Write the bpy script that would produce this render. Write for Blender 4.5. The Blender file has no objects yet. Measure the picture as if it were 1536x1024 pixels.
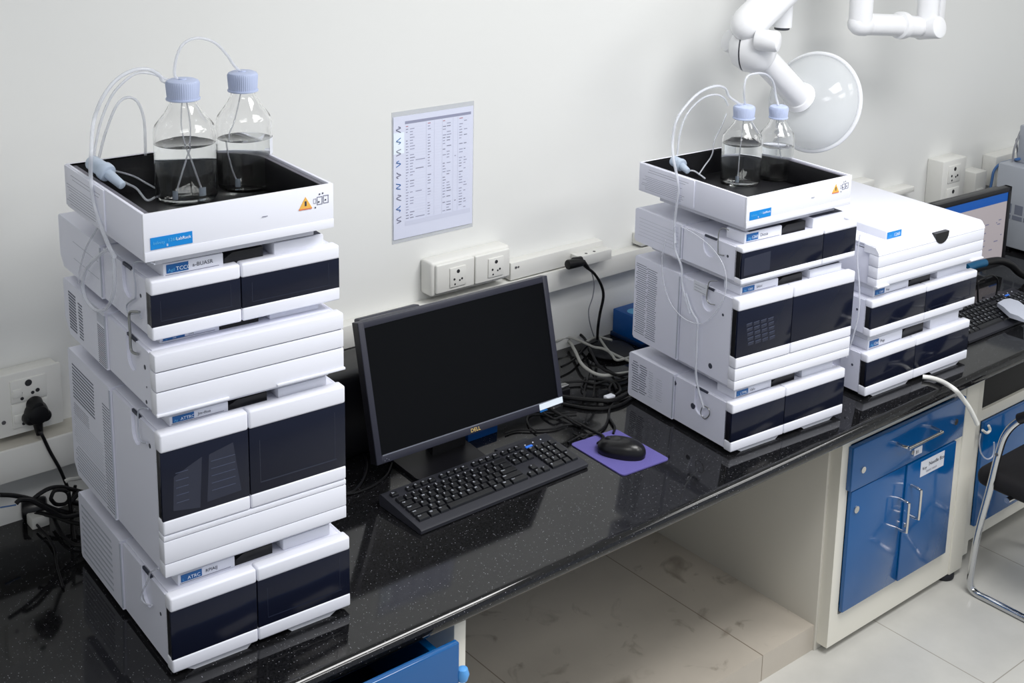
import bpy, bmesh, math, random
from mathutils import Vector, Matrix
random.seed(7)
LIGHT1 = 44; WORLD = .42; EXPO = .32
SC = 0.86          # the coordinates below are in survey units; everything is brought to metres at the end
LIFT = 0.885       # bench top is z=0 while building; the floor ends up at z=0
COL = bpy.context.scene.collection

# ------------------------------------------------------------------ materials
def lin(c):
    return tuple(((v/255)/12.92 if v/255 <= .04045 else ((v/255+.055)/1.055)**2.4) for v in c)
def mat(name, rgb, rough=.5, metal=0, spec=.5, noise=None, bump=None, coat=0, trans=0, ior=1.45, emit=None, alpha=1):
    m = bpy.data.materials.new(name); m.use_nodes = True
    nt = m.node_tree; b = nt.nodes['Principled BSDF']
    c = lin(rgb)+(1,)
    b.inputs['Base Color'].default_value = c
    b.inputs['Roughness'].default_value = rough
    b.inputs['Metallic'].default_value = metal
    b.inputs['Specular IOR Level'].default_value = spec
    b.inputs['Coat Weight'].default_value = coat
    b.inputs['Coat Roughness'].default_value = .08
    b.inputs['Transmission Weight'].default_value = trans
    b.inputs['IOR'].default_value = ior
    b.inputs['Alpha'].default_value = alpha
    if emit:
        b.inputs['Emission Color'].default_value = lin(emit[0])+(1,); b.inputs['Emission Strength'].default_value = emit[1]
    tc = nt.nodes.new('ShaderNodeTexCoord')
    if noise:      # (scale, amount): gentle mottling of the base colour
        n = nt.nodes.new('ShaderNodeTexNoise'); n.inputs['Scale'].default_value = noise[0]; n.inputs['Detail'].default_value = 5
        nt.links.new(tc.outputs['Object'], n.inputs['Vector'])
        r = nt.nodes.new('ShaderNodeMapRange'); r.inputs['To Min'].default_value = 1-noise[1]; r.inputs['To Max'].default_value = 1+noise[1]
        nt.links.new(n.outputs['Fac'], r.inputs['Value'])
        v = nt.nodes.new('ShaderNodeVectorMath'); v.operation = 'SCALE'; v.inputs[0].default_value = c[:3]
        nt.links.new(r.outputs['Result'], v.inputs['Scale']); nt.links.new(v.outputs['Vector'], b.inputs['Base Color'])
    if bump:       # (scale, strength)
        n = nt.nodes.new('ShaderNodeTexNoise'); n.inputs['Scale'].default_value = bump[0]; n.inputs['Detail'].default_value = 3
        nt.links.new(tc.outputs['Object'], n.inputs['Vector'])
        u = nt.nodes.new('ShaderNodeBump'); u.inputs['Strength'].default_value = bump[1]; u.inputs['Distance'].default_value = .002
        nt.links.new(n.outputs['Fac'], u.inputs['Height']); nt.links.new(u.outputs['Normal'], b.inputs['Normal'])
    return m
M = {}
def add(k, *a, **kw): M[k] = mat(k, *a, **kw)
add('white_shell', (222,224,238), .42, bump=(900,.05))
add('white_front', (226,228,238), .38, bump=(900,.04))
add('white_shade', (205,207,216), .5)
add('seam', (58,62,76), .6)
add('vent', (104,109,124), .7)
add('vent_light', (176,181,194), .6)
add('ink', (52,56,70), .7)
add('ink_soft', (120,122,142), .7)
add('ink_faint', (146,149,172), .7)
add('ink_red', (170,110,120), .7)
add('black_plastic', (17,17,21), .35)
add('black_soft', (12,12,14), .6)
add('black_liner', (20,20,24), .45)
add('liner_rim', (96,95,106), .5)
add('dark_glass', (20,24,40), .12, spec=.28)
add('dark_glass_detail', (33,38,56), .2)
add('dark_glass_line', (68,76,100), .3)
add('badge_blue', (0,128,205), .4)
add('badge_deep', (16,92,158), .4)
add('badge_white', (232,242,250), .4)
add('badge_pale', (92,178,226), .4)
add('warn_yellow', (232,178,84), .5)
add('warn_red', (214,120,84), .5)
add('cap_blue', (180,191,220), .45)
add('tube_clear', (226,230,238), .12, trans=.75, ior=1.25, alpha=.55)
add('fitting', (160,182,208), .15, trans=.6, ior=1.3)
add('wire_steel', (150,152,152), .35, metal=.8)
add('cable_black', (9,9,12), .42, spec=.35)
add('cable_grey', (170,170,166), .5)
add('cable_blue', (70,110,165), .5)
add('cable_thin', (128,130,136), .5)
add('pvc_white', (222,222,218), .4)
add('pvc_dusty', (196,193,184), .6, noise=(60,.08))
add('socket_dark', (40,40,44), .6)
add('steel_screw', (120,120,122), .35, metal=.7)
add('bezel', (44,45,56), .42)
add('bezel_side', (14,14,20), .45)
add('screen_off', (7,8,10), .30, spec=.16)
add('metal_line', (132,135,146), .35, metal=.5)
add('gold', (222,192,120), .35)
add('keyb_body', (38,39,46), .45)
add('keyb_key', (17,18,22), .28)
add('legend', (205,210,222), .5)
add('led_blue', (60,120,225), .4)
add('pad_purple', (94,88,154), .9, bump=(2500,.3))
add('mouse_top', (13,13,16), .3)
add('cab_white', (222,219,208), .42)
add('panel_white', (206,202,192), .5, noise=(6,.03))
add('cab_blue', (0,82,144), .16, coat=.4)
add('cab_blue_dark', (6,38,78), .4)
add('light_blue', (88,158,224), .35)
add('label_white', (214,217,226), .5)
add('chrome', (205,207,210), .12, metal=1)
add('satin', (218,217,214), .22, metal=1)
add('rubber', (24,25,32), .6)
add('fabric_black', (17,16,20), .9)
add('arm_white', (232,233,236), .3, coat=.3)
add('arm_seam', (70,72,78), .5)
add('arm_rim', (228,230,234), .25, coat=.3)
add('box_blue', (6,84,160), .45)
add('paper', (214,218,236), .6)
add('paper_col', (205,209,228), .6)
add('instr_grey', (158,163,172), .5)
add('lamp_panel', (255,255,255), .5, emit=((255,255,255),6))
add('scr_grey', (120,114,116), .4, emit=((176,168,172),.42))
add('scr_blue', (0,60,130), .4, emit=((0,84,165),.35))
add('scr_mark', (90,90,110), .4, emit=((120,120,142),.35))
add('hose_teal', (8,76,112), .3)

# clear materials ------------------------------------------------------------
def glassmat(name, rgb, ior, rough=0.0):
    m = bpy.data.materials.new(name); m.use_nodes = True; nt = m.node_tree
    for n in list(nt.nodes):
        if n.type != 'OUTPUT_MATERIAL': nt.nodes.remove(n)
    g = nt.nodes.new('ShaderNodeBsdfGlass'); g.inputs['Color'].default_value = lin(rgb)+(1,); g.inputs['IOR'].default_value = ior; g.inputs['Roughness'].default_value = rough
    nt.links.new(g.outputs[0], [n for n in nt.nodes if n.type == 'OUTPUT_MATERIAL'][0].inputs['Surface']); return m
M['glass'] = glassmat('glass', (255,255,255), 1.42)
M['water'] = glassmat('water', (254,255,255), 1.33)
def sheer(name, rgb, opacity, rough=.1):
    m = bpy.data.materials.new(name); m.use_nodes = True; nt = m.node_tree
    b = nt.nodes['Principled BSDF']; b.inputs['Base Color'].default_value = lin(rgb)+(1,); b.inputs['Roughness'].default_value = rough; b.inputs['Alpha'].default_value = opacity
    return m
M['pouch'] = sheer('pouch', (218,222,228), .38, .2)
M['tube_clear'] = sheer('tube_clear', (222,226,236), .45, .12)
M['fitting'] = sheer('fitting', (196,210,228), .7, .12)
M['hood_clear'] = sheer('hood_clear', (226,230,234), .38, .05)

# granite ---------------------------------------------------------------------
def granite():
    m = bpy.data.materials.new('black_granite'); m.use_nodes = True; nt = m.node_tree; b = nt.nodes['Principled BSDF']
    tc = nt.nodes.new('ShaderNodeTexCoord')
    v = nt.nodes.new('ShaderNodeTexVoronoi'); v.inputs['Scale'].default_value = 300; nt.links.new(tc.outputs['Object'], v.inputs['Vector'])
    sep = nt.nodes.new('ShaderNodeSeparateColor'); nt.links.new(v.outputs['Color'], sep.inputs[0])
    r = nt.nodes.new('ShaderNodeMapRange'); r.inputs['From Min'].default_value = .80; r.inputs['From Max'].default_value = 1.0; r.inputs['To Max'].default_value = .36
    nt.links.new(sep.outputs[0], r.inputs['Value'])
    ds = nt.nodes.new('ShaderNodeMath'); ds.operation = 'LESS_THAN'; ds.inputs[1].default_value = .21; nt.links.new(v.outputs['Distance'], ds.inputs[0])
    p = nt.nodes.new('ShaderNodeMath'); p.operation = 'MULTIPLY'; nt.links.new(r.outputs[0], p.inputs[0]); nt.links.new(ds.outputs[0], p.inputs[1])
    n = nt.nodes.new('ShaderNodeTexNoise'); n.inputs['Scale'].default_value = 240; n.inputs['Detail'].default_value = 4; nt.links.new(tc.outputs['Object'], n.inputs['Vector'])
    r2 = nt.nodes.new('ShaderNodeMapRange'); r2.inputs['From Min'].default_value = .35; r2.inputs['From Max'].default_value = .75; r2.inputs['To Min'].default_value = .003; r2.inputs['To Max'].default_value = .014
    nt.links.new(n.outputs['Fac'], r2.inputs['Value'])
    a = nt.nodes.new('ShaderNodeMath'); a.operation = 'ADD'; nt.links.new(p.outputs[0], a.inputs[0]); nt.links.new(r2.outputs[0], a.inputs[1])
    cmb = nt.nodes.new('ShaderNodeCombineColor')
    for i, k in enumerate((.96, .97, 1.08)):
        q = nt.nodes.new('ShaderNodeMath'); q.operation = 'MULTIPLY'; q.inputs[1].default_value = k; nt.links.new(a.outputs[0], q.inputs[0]); nt.links.new(q.outputs[0], cmb.inputs[i])
    nt.links.new(cmb.outputs[0], b.inputs['Base Color'])
    b.inputs['Roughness'].default_value = .07; b.inputs['Specular IOR Level'].default_value = .5
    return m
M['granite'] = granite()

# wall paint -------------------------------------------------------------------
def wallpaint():
    m = mat('wall_paint', (223,224,222), .75, noise=(1.3,.03), bump=(40,.05)); return m
M['wall'] = wallpaint()
M['ceil'] = mat('ceiling_paint', (225,225,222), .9)

# stone tiles with grout lines -------------------------------------------------
def tiles(name, rgb, grout, x0, px, y0, py, w, stain=0, rough=.25):
    m = bpy.data.materials.new(name); m.use_nodes = True; nt = m.node_tree; b = nt.nodes['Principled BSDF']; L = nt.links
    tc = nt.nodes.new('ShaderNodeNewGeometry'); sp = nt.nodes.new('ShaderNodeSeparateXYZ'); L.new(tc.outputs['Position'], sp.inputs[0])
    outs = []
    for ax, o, per in ((0, x0, px), (1, y0, py)):
        s = nt.nodes.new('ShaderNodeMath'); s.operation = 'SUBTRACT'; s.inputs[1].default_value = o*SC; L.new(sp.outputs[ax], s.inputs[0])
        d = nt.nodes.new('ShaderNodeMath'); d.operation = 'PINGPONG'; d.inputs[1].default_value = per*SC/2; L.new(s.outputs[0], d.inputs[0])
        c = nt.nodes.new('ShaderNodeMath'); c.operation = 'LESS_THAN'; c.inputs[1].default_value = w; L.new(d.outputs[0], c.inputs[0]); outs.append(c)
    mx = nt.nodes.new('ShaderNodeMath'); mx.operation = 'MAXIMUM'; L.new(outs[0].outputs[0], mx.inputs[0]); L.new(outs[1].outputs[0], mx.inputs[1])
    n = nt.nodes.new('ShaderNodeTexNoise'); n.inputs['Scale'].default_value = 3.2; n.inputs['Detail'].default_value = 7; n.inputs['Roughness'].default_value = .62; L.new(tc.outputs['Position'], n.inputs['Vector'])
    cr = nt.nodes.new('ShaderNodeValToRGB'); L.new(n.outputs['Fac'], cr.inputs[0])
    c0 = lin(rgb); cr.color_ramp.elements[0].position = .3; cr.color_ramp.elements[1].position = .7
    cr.color_ramp.elements[0].color = tuple(v*.9 for v in c0)+(1,); cr.color_ramp.elements[1].color = tuple(min(1, v*1.06) for v in c0)+(1,)
    col = cr.outputs[0]
    if stain:
        n2 = nt.nodes.new('ShaderNodeTexNoise'); n2.inputs['Scale'].default_value = 9; n2.inputs['Detail'].default_value = 8; n2.inputs['Distortion'].default_value = 1.2; L.new(tc.outputs['Position'], n2.inputs['Vector'])
        r = nt.nodes.new('ShaderNodeMapRange'); r.inputs['From Min'].default_value = .60; r.inputs['From Max'].default_value = .74; r.inputs['To Max'].default_value = stain; L.new(n2.outputs['Fac'], r.inputs['Value'])
        mm = nt.nodes.new('ShaderNodeMix'); mm.data_type = 'RGBA'; L.new(r.outputs[0], mm.inputs[0]); L.new(col, mm.inputs[6]); mm.inputs[7].default_value = lin((96,84,68))+(1,); col = mm.outputs[2]
    m2 = nt.nodes.new('ShaderNodeMix'); m2.data_type = 'RGBA'; L.new(mx.outputs[0], m2.inputs[0]); L.new(col, m2.inputs[6]); m2.inputs[7].default_value = lin(grout)+(1,)
    L.new(m2.outputs[2], b.inputs['Base Color']); b.inputs['Roughness'].default_value = rough
    return m
M['floor'] = tiles('floor_tiles', (190,189,184), (152,148,140), 3.385, .70, -1.25, .70, .0016)
M['plinth'] = tiles('plinth_tiles', (186,178,166), (128,116,102), 2.845, .70, 30, 60, .0016, stain=.6, rough=.35)

# ------------------------------------------------------------------ mesh builder
def catmull(pts, n=8, closed=False):
    P = [Vector(p) for p in pts]
    if len(P) < 3: return P
    out = []
    N = len(P)
    for i in range(N if closed else N-1):
        if closed: a, b, c, d = P[i-1], P[i], P[(i+1) % N], P[(i+2) % N]
        else: a, b, c, d = P[max(i-1, 0)], P[i], P[i+1], P[min(i+2, N-1)]
        for k in range(n):
            t = k/n
            out.append(.5*((2*b)+(-a+c)*t+(2*a-5*b+4*c-d)*t*t+(-a+3*b-3*c+d)*t**3))
    if not closed: out.append(P[-1])
    return out
class MB:
    def __init__(s): s.v = []; s.f = []; s.m = []; s.mats = []; s.T = Matrix.Identity(4)
    def mi(s, k):
        if k not in s.mats: s.mats.append(k)
        return s.mats.index(k)
    def add(s, vs, fs, k):
        o = len(s.v); s.v += [s.T @ Vector(v) for v in vs]; i = s.mi(k)
        for f in fs: s.f.append(tuple(o+q for q in f)); s.m.append(i)
        return s
    def box(s, x0, x1, y0, y1, z0, z1, k, bev=0, seg=2):
        if bev <= 0:
            vs = [(x, y, z) for x in (x0, x1) for y in (y0, y1) for z in (z0, z1)]
            return s.add(vs, [(0,1,3,2), (4,6,7,5), (0,4,5,1), (2,3,7,6), (0,2,6,4), (1,5,7,3)], k)
        bm = bmesh.new(); bmesh.ops.create_cube(bm, size=1)
        for v in bm.verts: v.co = Vector(((x0+x1)/2+v.co.x*(x1-x0), (y0+y1)/2+v.co.y*(y1-y0), (z0+z1)/2+v.co.z*(z1-z0)))
        b = min(bev, .45*min(abs(x1-x0), abs(y1-y0), abs(z1-z0)))
        bmesh.ops.bevel(bm, geom=bm.edges[:], offset=b, segments=seg, affect='EDGES', profile=.5)
        bm.verts.index_update(); s.add([v.co.copy() for v in bm.verts], [tuple(v.index for v in f.verts) for f in bm.faces], k); bm.free(); return s
    def prism(s, poly, ax, a, b, k):    # polygon in the two other axes, extruded along ax from a to b
        def P(u, v, w): return {'x': (w, u, v), 'y': (u, w, v), 'z': (u, v, w)}[ax]
        n = len(poly)
        vs = [P(u, v, a) for u, v in poly]+[P(u, v, b) for u, v in poly]
        fs = [tuple(range(n))[::-1], tuple(range(n, 2*n))]+[(i, (i+1) % n, n+(i+1) % n, n+i) for i in range(n)]
        bm = bmesh.new(); V = [bm.verts.new(v) for v in vs]
        for f in fs: bm.faces.new([V[i] for i in f])
        bmesh.ops.recalc_face_normals(bm, faces=bm.faces[:])
        bmesh.ops.triangulate(bm, faces=[f for f in bm.faces if len(f.verts) > 4])
        bm.verts.index_update(); s.add([v.co.copy() for v in bm.verts], [tuple(v.index for v in f.verts) for f in bm.faces], k); bm.free(); return s
    def tube(s, pts, r, k, seg=8, smooth=6, closed=False, r1=None):
        P = catmull(pts, smooth, closed) if smooth > 1 else [Vector(p) for p in pts]
        n = len(P); vs = []; up = None
        for i, p in enumerate(P):
            if closed: t = P[(i+1) % n]-P[i-1]
            else: t = P[min(i+1, n-1)]-P[max(i-1, 0)]
            t = t.normalized() if t.length > 1e-9 else Vector((0,0,1))
            if up is None: up = Vector((0,0,1)) if abs(t.z) < .9 else Vector((1,0,0))
            a = t.cross(up)
            a = a.normalized() if a.length > 1e-6 else t.orthogonal().normalized()
            b = a.cross(t).normalized(); up = b
            rr = r if r1 is None else r+(r1-r)*i/(n-1)
            for j in range(seg):
                th = 2*math.pi*j/seg; vs.append(p+rr*(math.cos(th)*a+math.sin(th)*b))
        fs = []
        for i in range(n if closed else n-1):
            for j in range(seg):
                i2 = (i+1) % n
                fs.append((i*seg+j, i2*seg+j, i2*seg+(j+1) % seg, i*seg+(j+1) % seg))
        if not closed: fs += [tuple(range(seg)), tuple(range((n-1)*seg, n*seg))[::-1]]
        return s.add(vs, fs, k)
    def lathe(s, prof, k, c=(0,0,0), axis=(0,0,1), seg=40, rib=0, ribr=None):
        A = Vector(axis).normalized(); X = A.orthogonal().normalized(); Y = A.cross(X); c = Vector(c); vs = []; n = len(prof)
        for j in range(seg):
            th = 2*math.pi*j/seg
            for (r, h) in prof:
                rr = r
                if rib and ribr and ribr[0] <= h <= ribr[1]: rr = r+(rib if j % 2 else 0)
                vs.append(c+A*h+rr*(math.cos(th)*X+math.sin(th)*Y))
        fs = []
        for j in range(seg):
            j2 = (j+1) % seg
            for i in range(n-1): fs.append((j*n+i, j2*n+i, j2*n+i+1, j*n+i+1))
        o = len(s.v); s.add(vs, fs, k)
        if prof[0][0] > 1e-6: s.f.append(tuple(o+j*n for j in range(seg))[::-1]); s.m.append(s.mi(k))
        if prof[-1][0] > 1e-6: s.f.append(tuple(o+j*n+n-1 for j in range(seg))); s.m.append(s.mi(k))
        return s
    def cyl(s, a, b, r, k, seg=20, r2=None, rnd=0):
        a = Vector(a); b = Vector(b); L = (b-a).length; r2 = r if r2 is None else r2
        if rnd: prof = [(0,0), (r-rnd,0), (r-rnd*.3,rnd*.3), (r,rnd), (r2,L-rnd), (r2-rnd*.3,L-rnd*.3), (r2-rnd,L), (0,L)]
        else: prof = [(r,0), (r2,L)]
        return s.lathe(prof, k, a, b-a, seg)
    def text(s, st, o, ux, uy, h, k, depth=.0004):   # lettering lying in the plane spanned by ux, uy with its lower left at o
        c = bpy.data.curves.new('t', 'FONT'); c.body = st; c.size = h*1.38; c.resolution_u = 2; c.extrude = 0
        ob = bpy.data.objects.new('t', c); COL.objects.link(ob)
        dg = bpy.context.evaluated_depsgraph_get(); me = ob.evaluated_get(dg).to_mesh()
        ux = Vector(ux).normalized(); uy = Vector(uy).normalized(); nn = ux.cross(uy); O = Vector(o)+nn*depth
        s.add([O+ux*v.co.x+uy*v.co.y for v in me.vertices], [tuple(p.vertices) for p in me.polygons], k)
        ob.evaluated_get(dg).to_mesh_clear(); bpy.data.objects.remove(ob); bpy.data.curves.remove(c); return s
    def sheet(s, pts, k, th=.0015):       # a thin plate from four corners, given a small thickness
        a, b, c, d = [Vector(p) for p in pts]; n = (b-a).cross(d-a).normalized()*th
        vs = [a, b, c, d, a-n, b-n, c-n, d-n]
        return s.add(vs, [(0,1,2,3), (7,6,5,4), (0,4,5,1), (1,5,6,2), (2,6,7,3), (3,7,4,0)], k)
    def mesh(s, name):
        me = bpy.data.meshes.new(name); me.from_pydata([tuple(v) for v in s.v], [], s.f)
        for k in s.mats: me.materials.append(M[k])
        me.polygons.foreach_set('material_index', s.m)
        me.polygons.foreach_set('use_smooth', [True]*len(s.f)); me.update()
        bm = bmesh.new(); bm.from_mesh(me); bmesh.ops.remove_doubles(bm, verts=bm.verts[:], dist=1e-6); bmesh.ops.recalc_face_normals(bm, faces=bm.faces[:]); bm.to_mesh(me); bm.free()
        me.set_sharp_from_angle(angle=math.radians(38)); return me
def tag(o, label, cat, group=None):
    o['label'] = label; o['category'] = cat
    if group: o['group'] = group
    return o
def thing(name, label, cat, loc=(0,0,0), rot=0, group=None):
    o = bpy.data.objects.new(name, None); COL.objects.link(o); o.location = loc; o.rotation_euler = (0,0,rot); o.empty_display_size = .05
    return tag(o, label, cat, group)
def part(name, mb, parent, label=None, world=False):
    if world:
        mw = (Matrix.Translation(parent_loc(parent)) @ Matrix.Rotation(parent_rot(parent), 4, 'Z')).inverted()
        mb.v = [mw @ v for v in mb.v]
    o = bpy.data.objects.new(name, mb.mesh(name)); COL.objects.link(o); o.parent = parent
    if label: o['label'] = label
    return o
def root_of(o):
    while o.parent: o = o.parent
    return o
def parent_loc(o): return Vector(root_of(o).location)
def parent_rot(o): return root_of(o).rotation_euler.z
def single(name, mb, label, cat, group=None):         # a thing that is one mesh; origin put at its base
    zs = min(v.z for v in mb.v); cx = sum(v.x for v in mb.v)/len(mb.v); cy = sum(v.y for v in mb.v)/len(mb.v)
    o0 = Vector((cx, cy, zs)); mb.v = [v-o0 for v in mb.v]
    o = bpy.data.objects.new(name, mb.mesh(name)); COL.objects.link(o); o.location = o0
    return tag(o, label, cat, group)
def struct(name, mb):
    o = bpy.data.objects.new(name, mb.mesh(name)); COL.objects.link(o); o['kind'] = 'structure'; return o
def copy_tree(o, parent=None):
    c = o.copy(); COL.objects.link(c); c.parent = parent
    for ch in list(o.children): copy_tree(ch, c)
    return c

# ------------------------------------------------------------------ room shell
FZ = -.885; CZ = 2.55
struct('floor', MB().box(-2.5, 8, -5.5, .0, FZ-.06, FZ, 'floor'))
struct('wall_back', MB().box(-2.5, 8, 0, .12, FZ-.06, CZ, 'wall'))
struct('ceiling', MB().box(-2.5, 8, -5.5, .12, CZ, CZ+.08, 'ceil'))
struct('wall_right', MB().box(8, 8.12, -5.5, .12, FZ-.06, CZ+.08, 'wall'))
struct('wall_left', MB().box(-2.62, -2.5, -5.5, .12, FZ-.06, CZ+.08, 'wall'))
struct('trim_1', MB().box(1.60, 3.115, -.784, 0, FZ, -.795, 'plinth'))
struct('wall_partition', MB().box(3.095, 3.135, -.79, 0, FZ, -.042, 'panel_white', .002))

# worktop: granite slab with a rounded nose, running the length of the wall
def worktop():
    r = .024; y0 = -.975; prof = [(0.0, -.042), (0.0, 0.0)]
    for i in range(0, 13):
        a = math.pi/2+math.pi*i/12
        prof.append((y0+r*.9+math.cos(a)*r*.9, -.021+math.sin(a)*.021))
    mb = MB(); mb.prism(prof, 'x', -.4, 6.4, 'granite'); return mb
single('granite_worktop', worktop(), 'long black speckled granite worktop with a rounded polished front edge', 'worktop')

# ------------------------------------------------------------------ instrument modules
D_ = .5341
def front_cover(mb, W, z0, z1, y0, y1, bev=.005, x0=-.003, x1=None):
    mb.box(x0, (W+.003) if x1 is None else x1, y0, y1, z0, z1, 'white_front', bev, 3)
def slits(mb, y0, y1, z0, z1, n, thick, x, k='vent', slope=0, jag=0):
    for i in range(n):
        z = z0+(z1-z0)*(i+.5)/n
        a = jag*(random.random()-.5); b = jag*(random.random()-.5)
        mb.sheet([(x, y1+b, z-thick/2+slope), (x, y0+a, z-thick/2), (x, y0+a, z+thick/2), (x, y1+b, z+thick/2+slope)], k, .0004)
def notch_panel(W, D, h, seam, ny, nw, nd):
    """left side cover as (y,z) outline with a rounded slot open at the top"""
    r = nw/2; cy = ny+r; zb = h-nd
    pts = [(.022, .004), (seam-.004, .004), (seam-.004, h-.006), (ny+nw, h-.006)]
    for i in range(0, 9):
        a = math.pi*i/8
        pts.append((cy+math.cos(a)*r, zb+r-math.sin(a)*r))
    pts += [(ny, h-.006), (.022, h-.006)]
    return pts
def badge(mb, x, z, w, h, y, words, deep=False, pale=None):
    mb.sheet([(x, y-.0012, z), (x+w, y-.0012, z), (x+w, y-.0012, z+h), (x, y-.0012, z+h)], 'badge_deep' if deep else 'badge_blue', .001)
    for (fx, fz, fh, st, k) in words:
        if deep: fh *= .74
        mb.text(st, (x+w*fx, y-.0018, z+h*fz), (1,0,0), (0,0,1), h*fh, k)
def module(kind, W, D, h, gap, skirt, seam_f, loc, rot, label, cfg, yoff=0):
    t = thing('chromatography_module', label, 'instrument module', loc, rot, 'stacked chromatography instrument modules')
    seam = D*seam_f; top = gap*.52; ret = []
    # inner chassis with the set back skirt underneath
    mb = MB()
    mb.box(.006, W-.006, .02, seam+.01, .0, h-.004, 'white_shell', .003)
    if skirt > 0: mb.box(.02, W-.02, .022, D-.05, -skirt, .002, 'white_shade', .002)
    part('chassis', mb, t)
    # two side covers with the pull slot
    ny, nw, nd = cfg.get('notch', (.10, .055, min(.085, h*.6)))
    mb = MB(); mb.prism(notch_panel(W, D, h, seam, ny, nw, nd), 'x', -.001, .0058, 'white_shell')
    for (y, z, r) in cfg.get('dots', [(.055, h*.62, .004)]): mb.cyl((-.0016, y, z), (.001, y, z), r, 'seam', 12)
    mb.box(-.0004, .004, ny+.004, ny+nw-.004, h-.010, h-.004, 'seam')
    part('side_cover', mb, t)
    mb = MB(); mb.box(W-.0058, W+.001, .022, seam-.004, .004, h-.006, 'white_shell', .002); part('side_cover', mb, t)
    # rear housing: slightly proud, chamfered, with ventilation slits
    mb = MB(); b = .012; rz = h-.002
    ch_ = cfg.get('chamfer', .006); poly = [(seam, .002), (D-ch_, .002), (D, .002+ch_*1.1), (D, rz-.006), (D-.006, rz), (seam, rz)]
    mb.prism(poly, 'x', -.006, W+.006, 'white_shell')
    mb.box(-.0064, -.004, seam-.0005, seam+.004, .006, rz-.006, 'vent_light')
    for (u0, u1, v0, v1, n, th, k, jag) in cfg.get('vents', []):   # u from the back edge to the seam, v from the top
        ys0 = D-(D-seam)*u0; ys1 = D-(D-seam)*u1
        slits(mb, min(ys0, ys1), max(ys0, ys1), rz*(1-v1), rz*(1-v0), n, th, -.0062, k, 0, jag)
    part('rear_housing', mb, t)
    # raised rear top with soft edge
    # front
    s = cfg.get('split')
    if kind == 'window':
        wt, wb, db = cfg['win']               # window top, window bottom, door bottom as fractions from the top
        zt, zb_, zd = h*(1-wt), h*(1-wb), h*(1-db)
        spans = [(-.003, W*s-.0008), (W*s+.0008, W+.003)]
        for i, (x0, x1) in enumerate(spans):
            mb = MB(); yf = -.004
            mb.box(x0, x1, yf, .026, zt, h, 'white_front', .005, 3)
            mb.box(x0, x1, yf, .026, zd, zb_, 'white_front', .004, 3)
            mb.box(x0+.002, x1-.002, .004, .026, zb_-.003, zt+.003, 'black_plastic')
            d = part('door', mb, t)
            mb = MB(); mb.box(x0+.0004, x1-.0004, yf+.0015, .005, zb_-.001, zt+.001, 'dark_glass', .001)
            hh = zt-zb_; ww = x1-x0
            for q in cfg.get('inside', {}).get(i, []): q(mb, x0, yf+.0012, zb_, ww, hh)
            part('window', mb, d)
        if db < .99:
            mb = MB(); g = cfg.get('fascia', [])
            zs = [zd-.001]+[h*(1-q) for q in g]+[0]
            for a, b_ in zip(zs[:-1], zs[1:]): mb.box(-.003, W+.003, -.003, .026, b_+.0006, a-.0006, 'white_front', .002)
            mb.box(0, W, 0, .02, .002, zd-.002, 'seam')
            part('lower_fascia', mb, t)
    elif kind == 'plain':
        mb = MB(); g = cfg['grooves']; zs = [h]+[h*(1-q) for q in g]+[0]
        for a, b_ in zip(zs[:-1], zs[1:]): mb.box(-.003, W+.003, -.004, .026, b_+.0008, a-.0008, 'white_front', .003, 2)
        mb.box(.001, W-.001, .0, .024, .003, h-.003, 'seam')
        if cfg.get('lip'): 
            mb.box(-.004, W*.36, -.008, .0, .003, .008, 'white_front', .001); mb.box(W*.62, W+.004, -.008, .0, .003, .008, 'white_front', .001)
        part('front_cover', mb, t)
    # top: two ledges either side of the grip recess
    if gap > 0:
        L0, L1, R0, R1 = .03, W*.385, W*.655, W-.025; z1 = h-.004; yl = .026+max(-.012, min(.035, yoff))
        mb = MB()
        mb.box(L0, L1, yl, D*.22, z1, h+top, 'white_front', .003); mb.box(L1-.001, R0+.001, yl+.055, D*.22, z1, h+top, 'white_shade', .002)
        mb.box(L0+.02, L1-.004, yl+.004, D*.20, h+top-.001, h+top+.0012, 'seam')
        mb.box(R0+.004, R1-.004, yl+.004, D*.20, h+top-.001, h+top+.0012, 'seam')
        mb.sheet([(L0+.004, yl-.0005, z1+.004), (L1-.01, yl-.0005, z1+.004), (L1-.01, yl-.0005, z1+.005), (L0+.004, yl-.0005, z1+.005)], 'ink_soft', .0004)
        part('top_ledge', mb, t)
        mb = MB(); mb.box(R0, R1, yl-.002, D*.22, z1, h+top, 'white_front', .003); part('top_ledge', mb, t)
        mb = MB()
        pr = [(L1+.001, z1), (L1+.004, z1+top*.6), (L1+.02, z1+top*1.0), (W*.60, z1+top*1.02), (W*.60, z1)]
        mb.prism(pr, 'y', yl+.004, yl+.054, 'black_plastic')
        part('grip_recess', mb, t, 'black moulded hand grip')
        mb = MB(); badge(mb, L0+.006, h+top*.16, .044, top*.72, yl, cfg.get('bwords', [(.1,.2,.55,'Ag','badge_pale'), (.42,.25,.6,'1260','badge_white')]), True)
        mb.text(cfg.get('model', 'Infinity'), (L0+.058, yl-.0003, h+top*.34), (1,0,0), (0,0,1), top*.34, 'ink')
        part('badge', mb, t, 'small blue badge with white lettering')
    if cfg.get('feet'):
        mb = MB(); z = cfg['feet']
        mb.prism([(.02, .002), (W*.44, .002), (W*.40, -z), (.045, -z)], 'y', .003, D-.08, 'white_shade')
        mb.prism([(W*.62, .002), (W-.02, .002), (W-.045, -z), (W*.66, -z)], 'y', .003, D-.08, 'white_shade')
        part('foot_rail', mb, t)
    return t

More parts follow.
